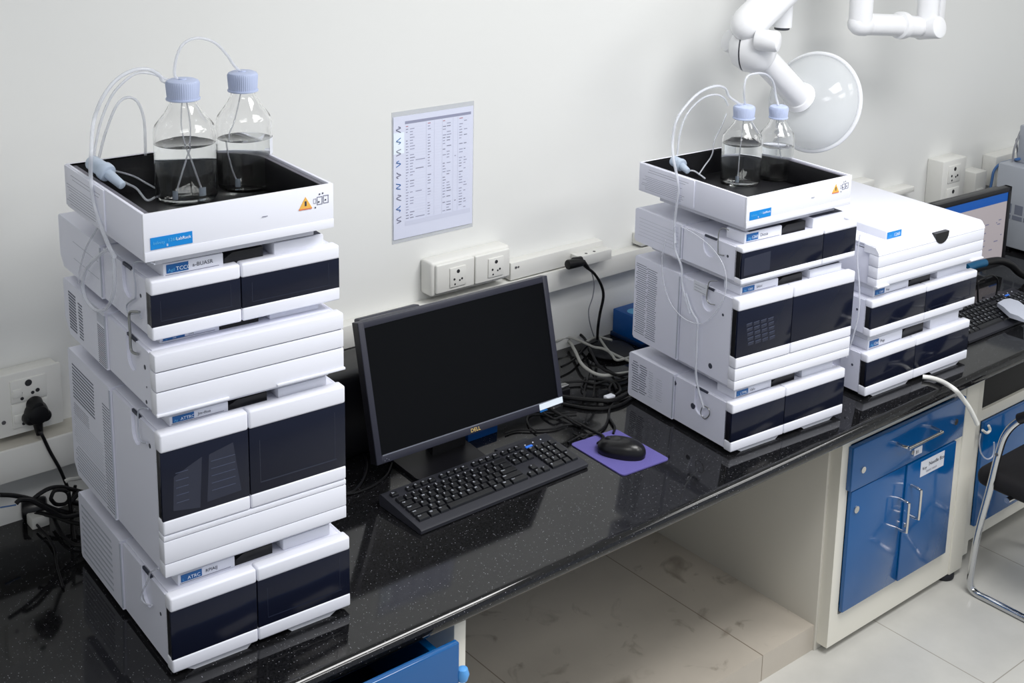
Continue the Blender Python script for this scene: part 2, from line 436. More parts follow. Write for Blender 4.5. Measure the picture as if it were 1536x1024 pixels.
def tray_inside(mb, x0, y, z0, w, h):     # sample tray glimpsed behind tinted glass
    mb.sheet([(x0+w*.12, y, z0+h*.12), (x0+w*.42, y, z0+h*.05), (x0+w*.46, y, z0+h*.80), (x0+w*.14, y, z0+h*.62)], 'dark_glass_detail', .0003)
    mb.sheet([(x0+w*.50, y, z0+h*.10), (x0+w*.90, y, z0+h*.12), (x0+w*.82, y, z0+h*.88), (x0+w*.54, y, z0+h*.80)], 'dark_glass_detail', .0003)
    for i in range(5):
        z = z0+h*(.22+.11*i)
        mb.sheet([(x0+w*.16, y-.0003, z), (x0+w*.30, y-.0003, z), (x0+w*.30, y-.0003, z+.0012), (x0+w*.16, y-.0003, z+.0012)], 'dark_glass_line', .0002)
        mb.sheet([(x0+w*.56, y-.0003, z+.004), (x0+w*.84, y-.0003, z+.004), (x0+w*.83, y-.0003, z+.0052), (x0+w*.56, y-.0003, z+.0052)], 'dark_glass_line', .0002)
def grid_inside(mb, x0, y, z0, w, h):     # vial rack
    for i in range(5):
        for j in range(4):
            a = x0+w*(.16+.13*j+.012*i); z = z0+h*(.62-.105*i)
            mb.sheet([(a, y, z), (a+w*.10, y, z+h*.012), (a+w*.10, y, z+h*.082), (a, y, z+h*.07)], 'dark_glass_detail', .0003)
            mb.sheet([(a, y-.0002, z+h*.06), (a+w*.10, y-.0002, z+h*.072), (a+w*.10, y-.0002, z+h*.082), (a, y-.0002, z+h*.07)], 'dark_glass_line', .0002)
def frame_inside(mb, x0, y, z0, w, h):    # outline of an inner panel
    for (a, b, c, d) in ((.10,.14,.90,.16), (.10,.14,.105,.80), (.88,.15,.885,.9)):
        mb.sheet([(x0+w*a, y, z0+h*b), (x0+w*c, y, z0+h*b), (x0+w*c, y, z0+h*d), (x0+w*a, y, z0+h*d)], 'dark_glass_detail', .0003)
def bright_inside(mb, x0, y, z0, w, h):
    mb.sheet([(x0+w*.03, y, z0+h*.1), (x0+w*.34, y, z0+h*.1), (x0+w*.34, y, z0+h*.86), (x0+w*.03, y, z0+h*.8)], 'dark_glass_detail', .0003)

WL, WR, WT = .396, .4477, .5114
mods = {'L4': (0.9644, -0.7631, -0.048, 0.7117, 0.8329), 'L3': (0.9542, -0.7914, -0.0532, 0.5655, 0.6948), 'L2': (0.956, -0.7933, -0.0491, 0.2221, 0.5303), 'L1': (0.9584, -0.8025, -0.0461, 0.0119, 0.1802), 'R4': (2.5593, -0.8534, -0.077, 0.5005, 0.6058), 'R3': (2.5545, -0.8558, -0.0969, 0.1964, 0.4601), 'R1': (2.5543, -0.8549, -0.0789, 0.0115, 0.1553), 'T3': (3.1533, -0.868, -0.0674, 0.3637, 0.5018), 'T2': (3.1512, -0.8648, -0.0644, 0.2057, 0.322), 'T1': (3.1506, -0.8641, -0.0482, 0.0122, 0.1487)}
TL, TR_ = (0.946, -0.7831, -0.043, 0.8792, 0.9729), (2.5651, -0.8539, -0.0507, 0.658, 0.7439)
def zgap(a, bz): return bz-mods[a][4]
col2 = lambda a, b, c, d, v0, v1, n: [(a, b, v0, v1, n, .0022, 'vent', .002), (c, d, v0, v1, n, .0022, 'vent', .002)]
defs = [
 ('L4', 'window', WL, D_, TL[3], .0, 'white module with slim dark double window, directly under the bottle tray, left stack',
   dict(chamfer=.022, split=.455, win=(.25,.77,1.0), vents=[(.35,.95,.30,.36,1,.0014,'vent_light',0), (.35,.95,.62,.68,1,.0014,'vent_light',0)], inside={1:[frame_inside], 0:[frame_inside]}, bwords=[(.06,.2,.5,'Agil','badge_pale'), (.42,.2,.62,'TCC0','badge_white')], model='a-BUASR')),
 ('L3', 'plain', WL, D_, mods['L4'][3], .0, 'white windowless module with plain three-band front, second below the tray, left stack',
   dict(chamfer=.03, grooves=(.285,.60), lip=True, dots=[(.055, .085, .005), (.055, .012, .004), (.05, .045, .002)], vents=[(.12,.30,.16,.86,13,.0042,'vent',.002), (.36,.46,.22,.88,12,.0036,'vent',.004), (.82,.98,.06,.24,7,.0018,'vent_light',0), (.82,.99,.28,.97,20,.002,'vent',0)], model='iOFPR')),
 ('L2', 'window', WL, D_, mods['L3'][3], .0, 'tall white sampler module with deep dark double window showing a tray, left stack',
   dict(chamfer=.024, split=.455, win=(.13,.60,.70), fascia=(.745,.905), dots=[(.055, .262, .005)], notch=(.105,.05,.075),
        vents=[(.09,.62,.09,.37,11,.0036,'vent',.004), (.08,.45,.40,.50,6,.0012,'vent',.006), (.82,.98,.16,.97,36,.0022,'vent',.003), (.08,.78,.50,.72,11,.0012,'vent_light',.01), (.1,.80,.73,.95,9,.0014,'vent',.02)], inside={0:[tray_inside], 1:[frame_inside]}, bwords=[(.06,.2,.5,'Ag','badge_pale'), (.36,.2,.66,'ATTRC','badge_white')], model='Jm-dtua')),
 ('L1', 'window', WL, D_, mods['L2'][3], .0, 'white module with dark double window, lowest of the left stack, on the granite',
   dict(split=.46, win=(.19,.82,1.0), feet=.012, vents=[(.07,.80,.12,.92,9,.006,'vent_light',.002)], inside={1:[frame_inside]}, bwords=[(.06,.2,.5,'L','badge_pale'), (.3,.2,.66,'ATRC','badge_white')], model='RPIAIJ')),
 ('R4', 'window', WR, D_-.0867, TR_[3], .0, 'white module with slim dark sliding window, directly under the tray of middle stack',
   dict(split=.70, win=(.16,.84,1.0), vents=[(.1,.95,.24+.1*i,.28+.1*i,1,.0009,'vent_light',.01) for i in range(6)], inside={0:[bright_inside]}, model='Diosa')),
 ('R3', 'window', WR, D_-.0867, mods['R4'][3], .0, 'tall white sampler module with deep dark window and grey vial rack, middle stack',
   dict(split=.455, win=(.13,.64,.76), fascia=(.90,), notch=(.10,.05,.075), dots=[(.06, .20, .004), (.10, .035, .008), (.28, .17, .002)],
        vents=[(.05,.27,.08,.92,34,.0020,'vent',.008), (.30,.50,.09,.93,34,.0020,'vent',.008)], inside={0:[grid_inside]}, model='Siftinl')),
 ('R1', 'window', WR, D_-.0867, mods['R3'][3], .0, 'white module with dark double window, lowest of middle stack, beside the purple mat',
   dict(split=.455, win=(.21,.79,1.0), feet=.0115, dots=[(.24, .115, .006), (.16,.075,.009)], vents=[(.08,.22,.14,.84,13,.0028,'vent',.01), (.26,.40,.16,.82,13,.0028,'vent',.01), (.46,.56,.2,.8,12,.002,'vent_light',.008), (.62,.76,.26,.78,10,.0014,'vent_light',.008)], bwords=[(.06,.2,.5,'L','badge_pale'), (.3,.2,.66,'LTPRL','badge_white')], model='Uplu')),
 ('T2', 'window', WT, .46, mods['T3'][3], .0, 'white module with dark double window, middle one of the right-hand stack',
   dict(split=.50, win=(.21,.78,1.0), model='Pop', inside={1:[frame_inside]})),
 ('T1', 'window', WT, .46, mods['T2'][3], .0, 'white module with dark double window, lowest of right-hand stack, white hose beneath',
   dict(split=.455, win=(.20,.77,1.0), feet=.0122, model='Pop')),
]
order = {'L4':TL, 'L3':mods['L4'], 'L2':mods['L3'], 'L1':mods['L2'], 'R4':TR_, 'R3':mods['R4'], 'R1':mods['R3'], 'T2':mods['T3'], 'T1':mods['T2']}
gaps = {k: order[k][3]-mods[k][4] for k in order}
below = {'L4':'L3', 'L3':'L2', 'L2':'L1', 'R4':'R3', 'R3':'R1', 'T2':'T1'}
roots = {}
for (k, kind, W, D, nz, _, label, cfg) in defs:
    x, y, a, zb, zt = mods[k]
    sk = gaps[below[k]]*.41 if k in below else 0
    roots[k] = module(kind, W, D, zt-zb, gaps[k], sk, .50 if k[0] == 'L' else .54, (x, y, zb), a, label, cfg, order[k][1]-y)

# top unit of the right-hand stack: plain four-band front and a raised lid
def top_unit():
    x, y, a, zb, zt = mods['T3']; W = WT; D = .50; h = zt-zb
    t = thing('fraction_collector', 'white box module with banded front and flat raised lid, topmost of the right-hand stack', 'instrument module', (x, y, zb), a, 'stacked chromatography instrument modules')
    mb = MB(); mb.box(.004, W-.004, .02, D, 0, h-.016, 'white_shell', .004)
    mb.box(.02, W-.02, .022, D-.05, -gaps['T2']*.46, .002, 'white_shade', .002)
    mb.sheet([(.0035, .05, h*.80), (.0035, .085, h*.80), (.0035, .085, h*.815), (.0035, .05, h*.815)][::-1], 'seam', .0005)
    part('chassis', mb, t)
    mb = MB(); zs = [h-.018, h*.66, h*.40, h*.0]; 
    prof = [(.026, h-.012), (.010, h-.012), (-.004, h-.026), (-.006, h*.74)]
    mb.prism([(.05, h*.74), (-.008, h*.74), (-.006, h-.028), (.006, h-.014), (.05, h-.012)], 'x', -.003, W+.003, 'white_front')
    for a_, b_ in ((h*.735, h*.47), (h*.465, h*.21), (h*.205, .002)): mb.box(-.003, W+.003, -.008, .03, b_, a_, 'white_front', .003)
    mb.box(0, W, -.004, .03, .004, h-.03, 'vent_light')
    mb.box(-.004, .05, -.014, 0, .002, .007, 'white_front', .001); mb.box(W-.06, W+.004, -.014, 0, .002, .007, 'white_front', .001)
    part('front_cover', mb, t)
    mb = MB(); mb.box(W*.15, W*.845, .034, D-.005, h-.014, h+.018, 'white_front', .004, 3)
    l = part('lid', mb, t)
    mb = MB(); mb.box(0, W, .006, D, h-.016, h-.010, 'white_front', .002); part('top_plate', mb, t)
    mb = MB(); c = W*.575
    pts = [(c-.033, h-.011)]+[(c+.033*math.cos(q), h-.016+.032*math.sin(q)) for q in [math.pi+math.pi*i/10 for i in range(1, 10)]]+[(c+.033, h-.011)]
    mb.prism(pts, 'y', -.0092, .033, 'black_plastic'); part('finger_notch', mb, t, 'black half-round finger notch')
    mb = MB(); badge(mb, W*.155, h-.008, .066, .021, .034, [(.12,.35,.3,'Agi','badge_pale'), (.45,.25,.5,'1260','badge_white')]); part('badge', mb, t, 'blue badge on the lid edge')
top_unit()

# clips and wires hooked on the module sides
def side_wire(name, pts, r, label, k='wire_steel'):
    return single(name, MB().tube(pts, r, k, 8, 4), label, 'wire clip', 'wire clips hooked over the module sides')
side_wire('wire_clip', [(0.9564, -0.8036, 0.8803), (0.9598, -0.734, 0.8653), (0.9619, -0.6894, 0.8456), (0.9616, -0.6955, 0.8091), (0.9618, -0.6917, 0.7791), (0.9628, -0.6723, 0.7675), (0.9643, -0.6403, 0.7461), (0.9638, -0.6495, 0.7322), (0.9611, -0.7059, 0.7506), (0.9605, -0.7192, 0.7439)], .0016, 'thin bent steel wire on the side of the upper windowed module, left stack', 'vent_light')
side_wire('wire_clip', [(0.9513, -0.7337, 0.7644), (0.9524, -0.7116, 0.7585), (0.9543, -0.6769, 0.7431), (0.9543, -0.6759, 0.7079), (0.9544, -0.6749, 0.6725), (0.9539, -0.685, 0.6648), (0.9523, -0.7149, 0.6712)], .0028, 'thick grey hooked wire hanging over the plain banded module, left stack')
side_wire('wire_clip', [(0.9521, -0.7513, 0.5697), (0.9535, -0.7219, 0.5596), (0.9549, -0.6943, 0.5402), (0.955, -0.6921, 0.4933), (0.9543, -0.7051, 0.4814), (0.9529, -0.7349, 0.4908)], .0016, 'hooked wire in the side slot of the tall module, left stack', 'vent_light')
side_wire('wire_clip', [(0.9543, -0.7614, 0.2282), (0.9564, -0.715, 0.1958), (0.9572, -0.6973, 0.1685), (0.9593, -0.6533, 0.1104), (0.9583, -0.6748, 0.1031), (0.9565, -0.7135, 0.1206)], .0020, 'pale loop of wire near the corner of the lowest module, left stack', 'tube_clear')
side_wire('wire_clip', [(2.5573, -0.8011, 0.6418), (2.5591, -0.7775, 0.6409), (2.5603, -0.763, 0.6217), (2.5602, -0.764, 0.5743), (2.5599, -0.7674, 0.5638), (2.5583, -0.7886, 0.5661)], .0016, 'hooked wire on the side of the slim windowed module, middle stack')
side_wire('wire_clip', [(2.5567, -0.7708, 0.4885), (2.5596, -0.7413, 0.4772), (2.5603, -0.7343, 0.4594), (2.5606, -0.7313, 0.4252), (2.5594, -0.7434, 0.4135), (2.5573, -0.7653, 0.4168)], .0016, 'hooked wire on the side of the tall module, middle stack')
side_wire('wire_ring', [(2.5571, -0.7434, 0.1087), (2.5553, -0.7659, 0.1075), (2.555, -0.7699, 0.0909), (2.5564, -0.7518, 0.0714), (2.5578, -0.7343, 0.0806), (2.5575, -0.7384, 0.1006)], .0016, 'small steel ring on the side of the lowest module, middle stack')

# stickers lying on module sides
def sticker(pts, k, name, label, cat='sticker', lines=0):
    a, b, c, d = [Vector(q) for q in pts]; mb = MB(); mb.sheet([a, b, c, d], k, .0006)
    n = (b-a).cross(d-a).normalized()*.0003
    for i in range(lines):
        t0 = .12+.8*i/lines; t1 = t0+.03
        P = lambda u, v: a+(b-a)*u+(d-a)*v+n
        mb.sheet([P(.08, t0), P(.5+.4*random.random(), t0), P(.5+.4*random.random(), t1), P(.08, t1)], 'ink_soft', .0002)
    return single(name, mb, label, cat)
sticker([(2.5712, -0.6694, 0.4278), (2.5657, -0.7264, 0.4265), (2.5656, -0.7268, 0.458), (2.5712, -0.6699, 0.4597)], 'label_white', 'rating_sticker', 'small crumpled white sticker on the side of the tall module, middle stack', lines=3)

# ------------------------------------------------------------------ bottle trays
def bottle_tray(k, W, D, td, label, gp):
    x, y, a, zb, zt = td; h = zt-zb
    t = thing('bottle_tray', label, 'tray', (x, y, zb), a, 'solvent bottle trays')
    w = .007; mb = MB()
    mb.box(0, W, 0, w, 0, h, 'white_front', .0015); mb.box(0, W, D-w, D, 0, h, 'white_front', .0015)
    mb.box(0, w, w, D-w, 0, h, 'white_shell', .0015); mb.box(W-w, W, w, D-w, 0, h, 'white_shell', .0015)
    mb.box(w*.5, W-w*.5, w*.5, D-w*.5, .001, .010, 'white_shell')
    mb.box(.0005, W-.0005, -.0012, .0005, 0, h*.20, 'white_front', .0006)
    mb.box(-.0035, .001, D*.46, D-.004, .006, h-.001, 'white_shell', .0015)
    mb.box(.03, W-.03, .03, D-.06, -gp*.42, .001, 'white_shade', .002)
    mb.sheet([(W*.60, -.0016, h*.52), (W*.63, -.0016, h*.52), (W*.63, -.0016, h*.535), (W*.60, -.0016, h*.535)], 'ink_soft', .0002)
    part('shell', mb, t)
    mb = MB()
    i0, i1, j0, j1 = w+.001, W-w-.001, w+.001, D-w-.001
    mb.box(i0, i1, j0, j1, .0102, .0125, 'black_liner')
    mb.box(i0, i1, j0, j0+.004, .0125, h-.004, 'black_liner'); mb.box(i0, i1, j1-.004, j1, .0125, h-.004, 'black_liner')
    mb.box(i0, i0+.012, j0+.004, j1-.004, .0125, h-.005, 'black_liner', .001); mb.box(i1-.012, i1, j0+.004, j1-.004, .0125, h-.005, 'black_liner', .001)
    mb.box(i0+.001, i0+.0115, j0+.004, j1-.004, h-.0052, h-.0044, 'liner_rim'); mb.box(i1-.0115, i1-.001, j0+.004, j1-.004, h-.0052, h-.0044, 'liner_rim')
    part('liner', mb, t, 'black inner liner')
    mb = MB(); bw, bh = .082, .0235
    badge(mb, .012, h*.24, bw, bh, 0, [(.06,.42,.26,'Infinity','badge_pale'), (.40,.48,.30,'1260','badge_pale'), (.60,.48,.27,'LabRack','badge_white'), (.37,.12,.22,'II','badge_white')])
    part('badge', mb, t, 'bright blue badge with white lettering')
    mb = MB(); sx = W*.84; sz = h*.66
    mb.prism([(sx-.014, sz-.011), (sx+.014, sz-.011), (sx, sz+.013)], 'y', -.0010, .0, 'warn_yellow')
    mb.sheet([(sx-.015, -.0012, sz-.0135), (sx+.014, -.0012, sz-.0135), (sx+.014, -.0012, sz-.011), (sx-.015, -.0012, sz-.011)], 'warn_red', .0004)
    mb.sheet([(sx-.002, -.0013, sz-.006), (sx+.002, -.0013, sz-.006), (sx+.002, -.0013, sz+.004), (sx-.002, -.0013, sz+.004)], 'ink', .0004)
    part('warning_sticker', mb, t, 'small yellow warning triangle')
    mb = MB(); px = W*.905
    def outline(x0, z0, w_, h_):
        for (a_, b_, c_, d_) in ((0,0,1,.08), (0,.92,1,1), (0,0,.1,1), (.9,0,1,1)):
            mb.sheet([(x0+w_*a_, -.0008, z0+h_*b_), (x0+w_*c_, -.0008, z0+h_*b_), (x0+w_*c_, -.0008, z0+h_*d_), (x0+w_*a_, -.0008, z0+h_*d_)], 'ink_soft', .0002)
    outline(px, sz-.008, .012, .017); outline(px+.014, sz-.007, .012, .017); outline(px-.008, sz-.004, .006, .010)
    for (u, v) in ((.006, .014), (.013, .015), (-.004, -.013), (.004, -.002), (.019, .0)):
        mb.sheet([(px+u-.0015, -.0008, sz+v-.0015), (px+u+.0015, -.0008, sz+v-.0015), (px+u+.0015, -.0008, sz+v+.0015), (px+u-.0015, -.0008, sz+v+.0015)], 'ink', .0002)
    part('pictogram_sticker', mb, t, 'line drawing pictogram')
    mb = MB(); slits(mb, D*.58, D*.94, h*.12, h*.62, 8, .0009, -.0036, 'ink_soft', 0, .03); slits(mb, D*.52, D*.9, h*.72, h*.88, 2, .0009, -.0036, 'ink_soft', 0, .02)
    part('side_label', mb, t, 'small grey print on the side')
    return t
bottle_tray('L', WL, 0.4386, TL, 'white open-topped tray with black liner holding two bottles, top of the left stack', gaps['L4'])
bottle_tray('R', WR*.945, 0.4386, TR_, 'white open-topped tray with black liner holding two bottles, top of the middle stack', gaps['R4'])

# ------------------------------------------------------------------ solvent bottles
def bottle(loc, R, H, level, label, tag_=False, rot=0):
    t = thing('solvent_bottle', label, 'bottle', loc, rot, 'clear glass solvent bottles')
    nk = R*.43; ch = H*.150; sh = H*.60     # neck radius, cap height, shoulder start
    outer = [(0, .004), (R*.55, .003), (R*.80, 0), (R*.93, .002), (R, .010), (R, sh*.95), (R*.985, sh), (R*.93, sh+H*.030), (R*.80, sh+H*.070), (R*.62, sh+H*.125), (nk*1.10, sh+H*.185), (nk, sh+H*.205), (nk, H-ch*.6)]
    w = .0030
    inner = [(nk-w, H-ch*.6), (nk-w, sh+H*.203), (nk*1.10-w, sh+H*.182), (R*.62-w, sh+H*.122), (R*.80-w, sh+H*.067), (R*.93-w, sh+H*.028), (R-w, sh*.95), (R-w, .014), (R*.85, .0085), (0, .0095)]
    mb = MB(); mb.lathe(outer+inner, 'glass', seg=56)
    g = part('glass_body', mb, t)
    mb = MB(); wr = R-w+.0008
    mb.lathe([(0, .0088), (R*.85, .0078), (wr, .0135), (wr, level), (wr-.003, level-.0012), (0, level-.0012)], 'water', seg=56); part('liquid', mb, t, 'clear colourless liquid')
    mb = MB(); mb.lathe([(nk*1.20, H-ch-.005), (nk*1.28, H-ch-.004), (nk*1.28, H-ch-.001), (nk*1.1, H-ch+.001)], 'cap_blue', seg=56)
    mb.lathe([(nk*1.20, H-ch), (nk*1.22, H-.008), (nk*1.18, H-.003), (nk*.95, H), (nk*.3, H), (nk*.28, H+.002), (0, H+.002)], 'cap_blue', seg=96, rib=.0016, ribr=(H-ch+.001, H-.007))
    part('screw_cap', mb, t, 'ribbed pale blue screw cap')
    if tag_:
        mb = MB(); n = 8; a0, a1 = -1.15, -.35; z0, z1 = H*.30, H*.44
        for i in range(n):
            A, B = a0+(a1-a0)*i/n, a0+(a1-a0)*(i+1)/n; rr = R+.0008
            mb.add([(rr*math.cos(A), rr*math.sin(A), z0), (rr*math.cos(B), rr*math.sin(B), z0), (rr*math.cos(B), rr*math.sin(B), z1), (rr*math.cos(A), rr*math.sin(A), z1)], [(0,1,2,3)], 'label_white')
        part('paper_label', mb, t, 'white paper label')
    return t
bottle((1.172,-.478,.8922), .0645, .262, .126, 'clear glass bottle half full with blue cap, front left one on the left stack')
bottle((1.315,-.468,.8922), .060, .262, .116, 'clear glass bottle with white paper label, right-hand one on the left stack', True, .2)
bottle((2.862,-.565,.6710), .0600, .235, .122, 'clear glass bottle half full with blue cap, left-hand one on the middle stack')
bottle((2.983,-.595,.6710), .0530, .225, .104, 'clear glass bottle with blue cap standing before the clear extraction hood')

# ------------------------------------------------------------------ clear tubing
def tubing(pts, r, label, k='tube_clear', name='clear_tubing', grp='clear plastic tubing'):
    return single(name, MB().tube(pts, r, k, 10, 8), label, 'tubing', grp)
cap1 = (1.172,-.478,1.156); cap2 = (1.315,-.468,1.156)
tubing([(1.170,-.476,1.150)]+[(1.159, -0.47, 1.1637), (1.165, -0.47, 1.2016), (1.1823, -0.47, 1.2285), (1.214, -0.47, 1.2371), (1.2514, -0.47, 1.2237), (1.2782, -0.47, 1.195), (1.2945, -0.47, 1.1699)]+[(1.315,-.468,1.150)], .0032, 'clear tube arching from cap to cap between the bottles on the left stack')
tubing([(1.166,-.480,1.150)]+[(1.1395, -0.46, 1.1499), (1.1284, -0.46, 1.1653), (1.1059, -0.46, 1.1791), (1.0717, -0.46, 1.1798), (1.0344, -0.46, 1.1615), (1.0049, -0.46, 1.1258), (0.9859, -0.46, 1.0794)]+[(0.9484, -0.5412, 1.0459), (0.9489, -0.5291, 0.9924), (0.9486, -0.5367, 0.9416), (0.9472, -0.5689, 0.9012), (0.9318, -0.648, 0.8797), (0.926, -0.6901, 0.8695)], .0042, 'thick clear tube bowing from the front left bottle cap down outside the left tray')
tubing([(1.194, -0.4, 1.1307), (1.1645, -0.4, 1.1442), (1.1354, -0.4, 1.1575), (1.0989, -0.4, 1.1585), (1.054, -0.4, 1.1234), (1.0257, -0.4, 1.0696), (1.0101, -0.4, 1.0142), (1.0056, -0.4, 0.9816)], .0030, 'thin clear tube looping from the front left bottle cap to the white filter, left tray')
tubing([(1.0292, -0.36, 0.9693), (1.0482, -0.36, 1.0297), (1.0757, -0.36, 1.0875), (1.1012, -0.36, 1.102), (1.1227, -0.36, 1.0876), (1.1343, -0.36, 1.0476), (1.1345, -0.36, 0.9878), (1.1316, -0.36, 0.9248), (1.1361, -0.36, 0.8906)], .0032, 'clear tube looping upright inside the left tray behind the bottles')
tubing([(0.9513, -0.6181, 0.8443), (0.9512, -0.6208, 0.8103), (0.9519, -0.6068, 0.7641), (0.954, -0.5619, 0.7186), (0.9571, -0.4989, 0.6939), (0.96, -0.4378, 0.6965), (0.961, -0.4177, 0.7274), (0.959, -0.459, 0.7766), (0.9552, -0.5388, 0.8257), (0.9523, -0.5973, 0.8564)], .0040, 'loose coil of clear tube hanging at the side of the left stack')
tubing([(0.9599, -0.5644, 0.9047), (0.9628, -0.5042, 0.8675), (0.9664, -0.4289, 0.8033), (0.9685, -0.3859, 0.7464), (0.9692, -0.3716, 0.712)], .0020, 'thin curved clear line beside the coil on the left stack')
tubing([(1.0432, -0.3866, 0.945), (1.065, -0.42, 0.93), (1.0789, -0.4376, 0.92), (1.0881, -0.4651, 0.9), (1.1096, -0.4561, 0.9)], .0026, 'clear line lying in the left tray between filter and bottles')
tubing([(1.0567, -0.379, 0.95), (1.0993, -0.3732, 0.93), (1.1266, -0.3841, 0.91), (1.144, -0.4053, 0.9), (1.1782, -0.4039, 0.9)], .0022, 'second clear line lying deeper in the left tray')
for dx, lab in ((-.012, 'thin inlet line steeply slanted inside the front left bottle'), (.010, 'thin inlet line crossing the other inside the front left bottle')):
    pass
# inlet filters and lines: part of what stands inside the bottles
def inlet(c, pts, label):
    return single('inlet_line', MB().tube([(c[0]+a, c[1]+b, c[2]+d) for a, b, d in pts], .0016, 'tube_clear', 8, 6).cyl((c[0]+pts[-1][0], c[1]+pts[-1][1], c[2]+.012), (c[0]+pts[-1][0], c[1]+pts[-1][1], c[2]+.03), .005, 'fitting', 12), label, 'tubing', 'inlet lines in the bottles')
inlet((1.172,-.478,.8922), [(0,0,.235), (-.008,-.004,.16), (.010,0,.09), (.024,.004,.03), (.026,.004,.02)], 'inlet line bending to the right inside the front left bottle')
inlet((1.172,-.478,.8922), [(.004,0,.235), (.012,-.004,.15), (0,0,.09), (-.022,-.012,.035), (-.028,-.014,.02)], 'inlet line bending to the left inside the front left bottle')
inlet((1.315,-.468,.8922), [(0,0,.235), (-.02,0,.16), (-.036,0,.12), (-.030,-.004,.06), (-.020,-.01,.02)], 'inlet line hugging the wall of the labelled bottle')
inlet((2.862,-.565,.6710), [(0,0,.21), (-.006,0,.12), (-.02,-.01,.05), (-.025,-.012,.02)], 'inlet line inside the left-hand bottle of the middle stack')
inlet((2.983,-.595,.6710), [(0,0,.20), (.006,0,.12), (.012,-.01,.05), (.018,-.012,.02)], 'inlet line inside the right-hand bottle of the middle stack')
# filter bodies draped over the tray wall
def filt(a, b, c, label):
    t = thing('inline_filter', label, 'filter', tuple(b), 0, 'inline filters on the trays')
    mb = MB(); mb.cyl(a, b, .016, 'fitting', 20, rnd=.005); mb.cyl(Vector(b)-(Vector(b)-Vector(a))*.1, Vector(b)+(Vector(c)-Vector(b))*.25, .019, 'fitting', 20, rnd=.004); part('filter_body', mb, t, world=True)
    mb = MB(); mb.cyl(Vector(b)+(Vector(c)-Vector(b))*.2, c, .011, 'fitting', 16, r2=.009, rnd=.003); part('tip', mb, t, world=True)
filt((0.9805, -0.452, 0.9969), (0.9873, -0.5, 0.9895), (1.0043, -0.55, 0.9646), 'pale translucent inline filter resting on the rear left rim of the left tray')
filt((2.6379, -0.5, 0.7595), (2.638, -0.53, 0.7541), (2.6306, -0.57, 0.7424), 'pale translucent inline filter resting on the rear left rim of the middle tray')
# middle stack tubing
tubing([(2.858,-.563,.904)]+[(2.8105, -0.55, 0.9351), (2.7913, -0.55, 0.9611), (2.7509, -0.55, 0.9735), (2.6905, -0.55, 0.9648), (2.6381, -0.55, 0.9362), (2.5953, -0.55, 0.8933), (2.5829, -0.55, 0.837)]+[(2.5717, -0.5667, 0.7918), (2.5708, -0.5837, 0.7453), (2.5702, -0.5948, 0.7032), (2.5706, -0.5877, 0.6427), (2.5707, -0.5855, 0.5928), (2.5599, -0.6016, 0.5497)], .0040, 'thick clear tube bowing from the left-hand bottle cap down the outside of the middle tray')
tubing([(2.8625, -0.5, 0.8936), (2.84, -0.5, 0.9206), (2.7959, -0.5, 0.9338), (2.7401, -0.5, 0.9245), (2.6871, -0.5, 0.8875), (2.6631, -0.5, 0.8353), (2.6562, -0.5, 0.7726)], .0030, 'thinner clear tube following the thick one to the middle tray rim')
tubing([(2.866,-.565,.904)]+[(2.8394, -0.58, 0.9509), (2.8474, -0.58, 0.9936), (2.8874, -0.58, 1.0012), (2.9355, -0.58, 0.992), (2.968, -0.58, 0.9643), (2.9843, -0.58, 0.9199)]+[(2.983,-.595,.893)], .0034, 'clear tube arching from cap to cap between the bottles on the middle stack')
tubing([(2.8808, -0.48, 0.863), (2.8603, -0.48, 0.8246), (2.834, -0.48, 0.7872), (2.8256, -0.48, 0.7431), (2.7933, -0.48, 0.7109), (2.7719, -0.48, 0.6896)], .0022, 'thin clear line dropping behind the left-hand bottle of the middle stack')
tubing([(2.7415, -0.4592, 0.7), (2.7634, -0.4654, 0.7), (2.7741, -0.4833, 0.69), (2.7815, -0.4988, 0.68)], .0026, 'short clear line lying in the middle tray')
tubing([(2.5675, -0.5912, 0.5949), (2.5674, -0.5923, 0.5358), (2.5649, -0.6245, 0.4857), (2.5642, -0.6342, 0.4289), (2.5614, -0.6703, 0.3606)], .0034, 'clear drain tube running down the upper side of the middle stack')
tubing([(2.5647, -0.648, 0.4129), (2.5621, -0.6741, 0.3716), (2.5594, -0.7018, 0.3471), (2.5592, -0.7044, 0.3121), (2.559, -0.7059, 0.2525), (2.5589, -0.7075, 0.1925), (2.5574, -0.7223, 0.1475), (2.5549, -0.7485, 0.1031)], .0034, 'clear drain tube ending at the steel ring, lower side of the middle stack')
tubing([(2.5612, -0.6206, 0.6037), (2.5564, -0.6827, 0.5975), (2.5513, -0.7497, 0.5779), (2.5473, -0.8006, 0.5394), (2.5464, -0.813, 0.482), (2.5482, -0.7888, 0.4164), (2.5525, -0.7336, 0.355), (2.558, -0.6619, 0.3387), (2.563, -0.5969, 0.3615), (2.566, -0.558, 0.416), (2.5671, -0.5448, 0.4827), (2.5663, -0.5553, 0.546)], .0016, 'wide faint loop of thin clear line on the side of the middle stack')
tubing([(3.135, -0.8122, 0.5201), (3.135, -0.8089, 0.4498), (3.135, -0.8248, 0.3589), (3.135, -0.8301, 0.275), (3.135, -0.8136, 0.1832), (3.135, -0.7988, 0.1236)], .0026, 'thin clear line hanging between the middle and right-hand stacks')

